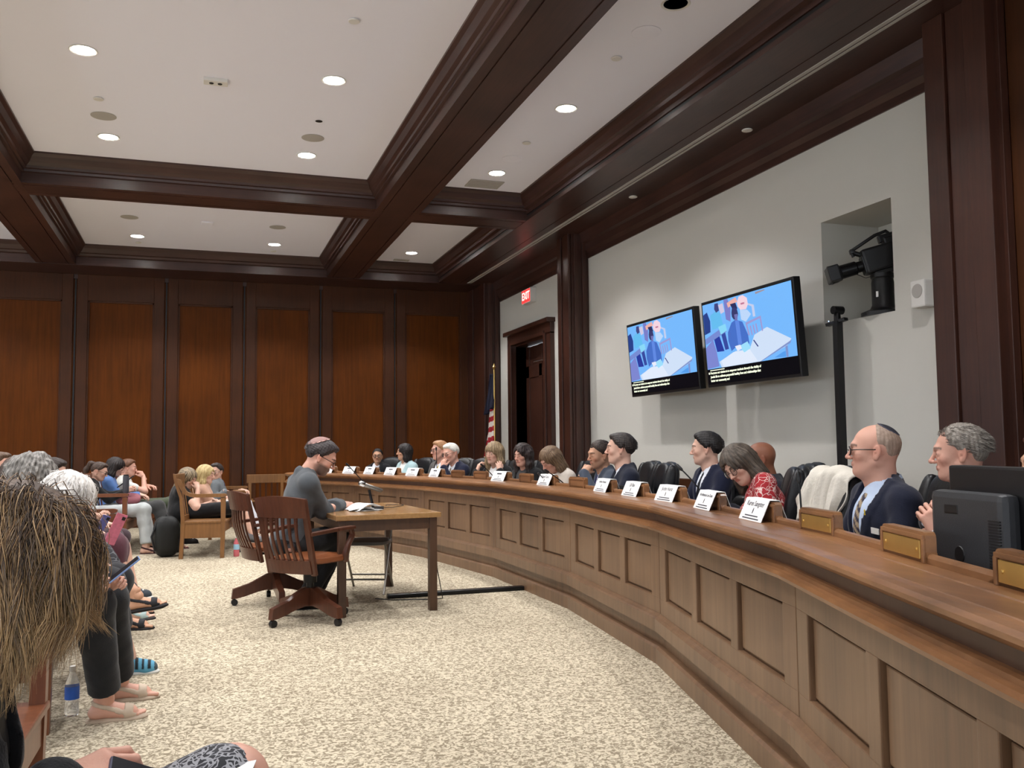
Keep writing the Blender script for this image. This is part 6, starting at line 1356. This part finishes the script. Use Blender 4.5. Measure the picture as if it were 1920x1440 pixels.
# -- rear left
G4 = 'people at the left edge of the audience'
seat('young man with short brown hair and white shirt at the left edge', (-1.696, 9.287, 1.129), 78, 120, .05, back=.06, hipz=.50, scale=.98, res=.014, hres=.006, group=G4, o=dict(hair='short', hairc=(70, 50, 38), hairc2=(100, 78, 60), skin='pink', top='tee', topc=(214, 216, 218), sleeve=1.0))
seat('pale-faced person just right of the young man at the left edge', (-1.746, 9.947, 1.047), 78, 110, .05, back=.06, hipz=.50, scale=.9, res=.014, hres=.006, group=G4, o=dict(hair='crop', hairc=(150, 120, 90), hairc2=(190, 160, 130), skin='pink', top='tee', topc=(222, 222, 222), sleeve=1.0))
seat('person with brown hair half hidden behind the grey curly hair', (-1.436, 8.564, 1.092), 84, 84, .1, back=.06, hipz=.50, scale=.98, res=.014, hres=.006, group=G4, o=dict(fem=1, hair='long', len=.2, hairc=(58, 40, 32), hairc2=(90, 66, 52), skin='fair', top='blouse', sleeve=1.8, topc=(60, 60, 66)))
# -- nearest people
M['honeycomb'] = print_mat('grey_honeycomb_print', srgb(34, 34, 38), srgb(150, 150, 154), 60, .11, srgb(48, 48, 54))
settee('near reddish settee at the left foreground behind the woman with windblown hair', -1.02, 1.0, math.radians(-1), 2.42, SG, 'oak2')
kf = (0.055, 1.612, 0.698)
hf = (-0.273, 1.613, 1.072)
rf, bf, yf = seat('woman in the foreground with large windblown brown hair and black jacket', hf, 92, 97, .42, back=.24, hipz=.50, scale=.98, res=.009, hres=.004, group='nearest people', hands={'R': ((-0.193, 1.546, 0.747), (1, .25, .32), (-.25, -.5, 1), (.7, .8, .9, 1.0)), 'L': ((-0.254, 1.724, 0.624), (1, -.3, .2), (0, .4, 1), .9)}, hint={'R': (.45, -.5, -.7), 'L': (-.2, .5, -.9)},
     knees={'R': kf, 'L': (-.18, 1.66, .50)}, feet={'R': (kf[0]+.10, kf[1]+.22, .32), 'L': (-.20, 1.70, .09)}, o=dict(fem=1, hair='long', len=.15, fall=.085, hairc=(62, 46, 36), hairc2=(96, 72, 52), skin='pink', top='jacket', topc=(22, 22, 24), shirtc=(30, 30, 32), cuffs=0, legs='skirt', legm='honeycomb', skirt=.97, shoe='sneaker', thick=.014, seed=41, handres=.0028, open_=.004))
strands(rf[0], rf[1], 8500, .185, [(60, 46, 38), (98, 74, 54), (150, 118, 84), (190, 156, 116), (78, 64, 56), (118, 104, 94)], 3, .0008, (.006, .034), .009, tips=(206, 172, 124), back=.05, spread=.18, freq=(18, 42))
# hair locks for the people near enough to show them
strands(rwh[0][0], rwh[0][1], 1500, .13, [(226, 222, 218), (206, 200, 194), (240, 238, 236), (190, 182, 176)], 5, .0016, (.010, .034), .006, sc_=.95, back=.2)
#strands(r11[0][0], r11[0][1], 1500, .20, [(46, 38, 34), (70, 60, 54), (104, 94, 84), (38, 32, 30)], 6, .0015, (.012, .036), .006, sc_=.98, back=.15)
strands(r14[0][0], r14[0][1], 1300, .035, [(112, 104, 96), (150, 142, 132), (184, 176, 166), (90, 82, 76)], 7, .0013, (.008, .014), .002, gravity=.5, back=1.6, step=.006, zmin=.035, facex=.050)
# ---------------------------------------------------------------- things people hold or keep by them
def phone(label, c, u, v, m_back, tilt=0, w=.036, h=.075, grp='phones in hands'):
    """c centre, u long axis, v short axis"""
    t = thing('phone', label, 'phone', tuple(c), 0, grp); u = V(u).normalized(); v = V(v); v = (v-u*v.dot(u)).normalized(); n = u.cross(v)
    b = MB(); b.obox((0, 0, 0), u, v, n, h, w, .004, .003); b.build('case', m_back, t)
    b = MB(); b.obox(n*.0045, u, v, n, h*.95, w*.93, .0006); b.build('screen', M['screenoff'], t)
    b = MB(); b.obox(-n*.0048+u*h*.75+v*w*.5, u, v, n, .012, .012, .001); b.build('camera_bump', M['black'], t)
    return t
M['bluecase'] = mat('pale_blue_case', srgb(120, 146, 196), .3); M['pinkcase'] = mat('pink_patterned_case', srgb(200, 110, 130), .5, var=.4, vscale=40); M['violetcase'] = mat('violet_case', srgb(96, 100, 160), .4)
phone('pale blue phone in the hands of the white-haired woman', (-0.314, 4.473, 0.720), (1, .1, .8), (0, 1, .2), M['bluecase'], h=.080)
phone('phone in a pink and violet case held up in the front row', (-0.566, 7.181, 0.691), (.42, 0, 1), (1, .5, -.42), M['pinkcase'], w=.040, h=.115)
phone('violet phone held up left of the pink one', (-0.731, 7.982, 0.662), (.5, 0, 1), (1, .8, -.5), M['violetcase'], w=.034, h=.085)
phone('dark blue phone in the hand of the foreground woman', (-0.069, 1.524, 0.751), (.9, .1, -.42), (0, 1, .2), mat('dark_blue_case', srgb(36, 40, 74), .3), h=.060, w=.032)
t = thing('tablet', 'dark tablet in the hands of the ponytailed woman', 'tablet', (-0.876, 12.470, 0.870)); b = MB(); b.obox((0, 0, 0), V((.8, 0, .6)), Y_, V((-.6, 0, .8)), .12, .085, .006, .003); b.build('case', M['black'], t)
b = MB(); b.obox(V((-.6, 0, .8))*.007, V((.8, 0, .6)), Y_, V((-.6, 0, .8)), .11, .075, .0006); b.build('screen', M['screenoff'], t)
t = thing('papers', 'white sheets resting on the honeycomb skirt at the bottom edge', 'papers', (0.002, 1.522, 0.730))
for k in range(3): b = MB(); b.obox((.004*k, .003*k, .0015*k), V((.96, -.2, .15)), V((.2, .97, .03)), V((-.15, 0, 1)), .075, .06, .0006); b.build('sheet', M['paper'], t)
bottle('water_bottle', 'pink drink bottle standing on the carpet by the golden settee', (0.427, 11.343, -0.003)[0], 11.30, 0, .24, .034, M['pink'], M['white'], M['lblue'], 'bottles')
bottle('water_bottle', 'clear plastic bottle with blue label on the floor behind the beige sandals', -.56, 4.86, 0, .23, .032, M['clear'], M['white'], M['blue'], 'bottles')
b_ = bottle('water_bottle', 'clear water bottle on the dais beside the far man in black', 2.42, 12.32, .74, .22, .03, M['clear'], M['white'], None, 'bottles')
bottle('water_bottle', 'clear water bottle on the desk before the man covering his mouth', 3.0, 6.55, .74, .20, .032, M['clear'], M['white'], None, 'bottles')
t = thing('thermos', 'dark grey tumbler standing on the arm of the rear settee', 'tumbler', (-.84, 11.98, .745)); b = MB(); b.lathe([(0, 0), (.032, 0), (.036, .02), (.036, .20), (.033, .21), (0, .21)], n=20); b.build('cup_body', mat('slate_metal', srgb(66, 66, 74), .4), t, True); b = MB(); b.lathe([(0, .205), (.03, .205), (.03, .225), (0, .225)], n=20); b.build('lid', M['black'], t, True)
b = MB(); cushion(b, (0, 0, .10), X_, V((0, .9, .3)), Z_, .15, .12, .06, 2.6); o_ = b.build('pink_bundle', mat('dusty_pink_cloth', srgb(150, 92, 100), .9, bump=.6, bscale=14), smooth=True, loc=(-.86, 12.72, .54)); tag(o_, 'dusty pink bundled jacket on the lap of the woman in denim blue', 'jacket')
t = thing('backpack', 'black backpack on the floor between the two rear settees', 'backpack', (-.36, 11.62, 0), .2)
b = MB(); cushion(b, (0, 0, .24), X_, Y_, Z_, .15, .13, .24, 3); b.build('main_pocket', mat('black_nylon', srgb(18, 20, 20), .6, bump=.3, bscale=20), t, True)
b = MB(); cushion(b, (.13, 0, .16), X_, Y_, Z_, .05, .10, .12, 3); b.build('front_pocket', M['black'], t, True)
b = MB(); b.tube([(-.12, -.06, .40), (-.18, -.08, .25), (-.14, -.08, .08)], .012); b.tube([(0, -.04, .47), (0, 0, .51), (0, .04, .47)], .008); b.build('strap', M['black'], t, True)
t = thing('tissue_box', 'white cardboard tissue box on the desk between two members', 'tissue box', (2.904, 9.154, 0.866)[:2]+(.741,)); b = MB(); b.bbox(-.06, .06, -.06, .06, 0, .20, .004); b.build('carton', M['paper'], t); b = MB(); b.bbox(-.02, .02, -.04, .04, .20, .202, .0005); b.build('opening', M['black'], t)
t = thing('laptop', 'dark laptop open on the desk beside the man in profile', 'laptop', (3.02, 5.92, .741), math.radians(195)); b = MB(); b.bbox(-.10, .12, -.16, .16, 0, .016, .003); b.build('keyboard_deck', M['black'], t); b = MB(); b.obox((.135, 0, .115), Y_, V((-.25, 0, 1)).normalized(), V((1, 0, .25)).normalized(), .16, .115, .004, .002); b.build('lid', M['black'], t); b = MB(); b.obox((.146, .06, .12), Y_, V((-.25, 0, 1)).normalized(), V((1, 0, .25)).normalized(), .022, .014, .0008); b.build('sticker', M['paper'], t)
t = thing('glass_mug', 'dark glass carafe on the desk before the young man in navy', 'carafe', (3.061, 5.066, 0.930)[:2]+(.741,)); b = MB(); b.lathe([(.05, 0), (.055, .01), (.055, .14), (.06, .20)], n=24, cap=False); b.lathe([(0, .001), (.05, .001)], n=24); b.build('glass', M['clear'], t, True); b = MB(); b.lathe([(0, .03), (.050, .03), (.052, .12), (0, .12)], n=20); b.build('dark_contents', M['black'], t, True); b = MB(); b.tube([(.055, 0, .04), (.10, 0, .06), (.10, 0, .15), (.058, 0, .18)], .007); b.build('handle', M['black'], t, True)
def desk_goose(label, seg, tt, tip, off=.34): goose(label, (seg, tt), off, .741, tip)
desk_goose('gooseneck microphone bending right beside the empty chair', 2, .92, (2.663, 4.712, 1.113))
desk_goose('long gooseneck microphone crossing in front of the red dress', 2, .33, (2.502, 3.391, 1.089))
desk_goose('gooseneck microphone beside the woman with wavy dark hair', 4, .58, (2.805, 7.427, 1.011))
desk_goose('gooseneck microphone before the tissue box', 5, .25, (2.753, 8.926, 1.062))
desk_goose('thin gooseneck microphone at the ginger-haired man', 6, .12, (2.616, 10.339, 1.234))
desk_goose('gooseneck microphone of the young woman with long hair', 4, .30, (2.766, 7.121, 1.042))
t = thing('microphone', 'pale grey microphone stub standing left of the big monitor', 'microphone', (1.941, 2.058, 0.937)[:2]+(.741,)); b = MB(); b.tube([(0, 0, 0), (0, 0, .22)], .009, 10); b.build('stem', M['greyplastic'], t, True)
# white jacket over the back of an empty chair
jp = (3.036, 3.845, 1.069)
vs = []; fs = []; nu, nv = 44, 40
for i in range(nv+1):
    v = -1+2*i/nv
    for j in range(nu+1):
        u = -1+2*j/nu; hang = (.30+.10*math.sin(u*3+1)) if v > 0 else (.46+.06*math.sin(u*5)); a = v*1.0
        if abs(a) < .22: x = a*.30; z = 1.135-.6*(a*a)
        else: sgn = 1 if a > 0 else -1; q = (abs(a)-.22)/.78; x = sgn*(.066+.05*q); z = 1.106-hang*q
        fo = min(1, abs(a)*1.6); x += .030*fo*math.sin(u*11+v*2)+.016*fo*math.sin(u*23+v*5); y = u*(.25+.05*fo*math.sin(v*3+2))+.015*math.sin(v*9+u*3); y -= .16*max(0, -u-.5)*(1 if v > 0 else .3); z += -.05*(abs(u)**4)-.22*max(0, -u-.62)+.012*math.sin(u*8+v*4)
        vs.append((x, y, z))
for i in range(nv):
    for j in range(nu): fs.append((i*(nu+1)+j, i*(nu+1)+j+1, (i+1)*(nu+1)+j+1, (i+1)*(nu+1)+j))
b = MB(); b.add(vs, fs); jo = b.build('white_jacket', mat('off_white_cloth', srgb(214, 208, 196), .85, bump=.3, bscale=60), smooth=True); md = jo.modifiers.new('t', 'SOLIDIFY'); md.thickness = .006
jo.location = (jp[0]+.28*math.cos(math.radians(90-285))-.30*math.cos(math.radians(90-285)), jp[1]+.28*math.sin(math.radians(90-285))-.30*math.sin(math.radians(90-285)), 0); jo.rotation_euler = (0, 0, math.radians(90-285)); tag(jo, 'off-white jacket draped over the back of an empty chair', 'jacket')
# badge and ribbon on the navy suit
def on_chest(r, up_, lat_, f0=.02):
    NB, B_ = r['NB'], (r['fwd'], r['lat'], r['up'])
    s = Field(NB-.5, NB+.5, .02); r['torso'](s, .018); p = NB+r['up']*up_+r['lat']*lat_
    for k in range(60):
        q = p+r['fwd']*(.25-.004*k); i = tuple(np.clip(((q-s.lo)/s.h).astype(int), 0, s.n-1))
        if s.F[i] < .006: return q
    return p+r['fwd']*.13
tt, rr = r13[0]
q = on_chest(rr, -.17, .150); b = MB(); b.obox(V(tuple(q+rr['fwd']*.012)), V(tuple(rr['lat'])), V(tuple(rr['up'])), V(tuple(rr['fwd'])), .034, .013, .002, .001); b.build('name_badge', M['white'], tt)
q = on_chest(rr, -.09, .105); b = MB(); b.tube([V(tuple(q+rr['fwd']*.012+rr['up']*a+rr['lat']*c)) for a, c in ((-.014, -.004), (.004, .004), (.010, 0), (.004, -.004), (-.014, .004))], .002, 6); b.build('ribbon_pin', mat('yellow_ribbon', srgb(220, 190, 50), .5), tt)
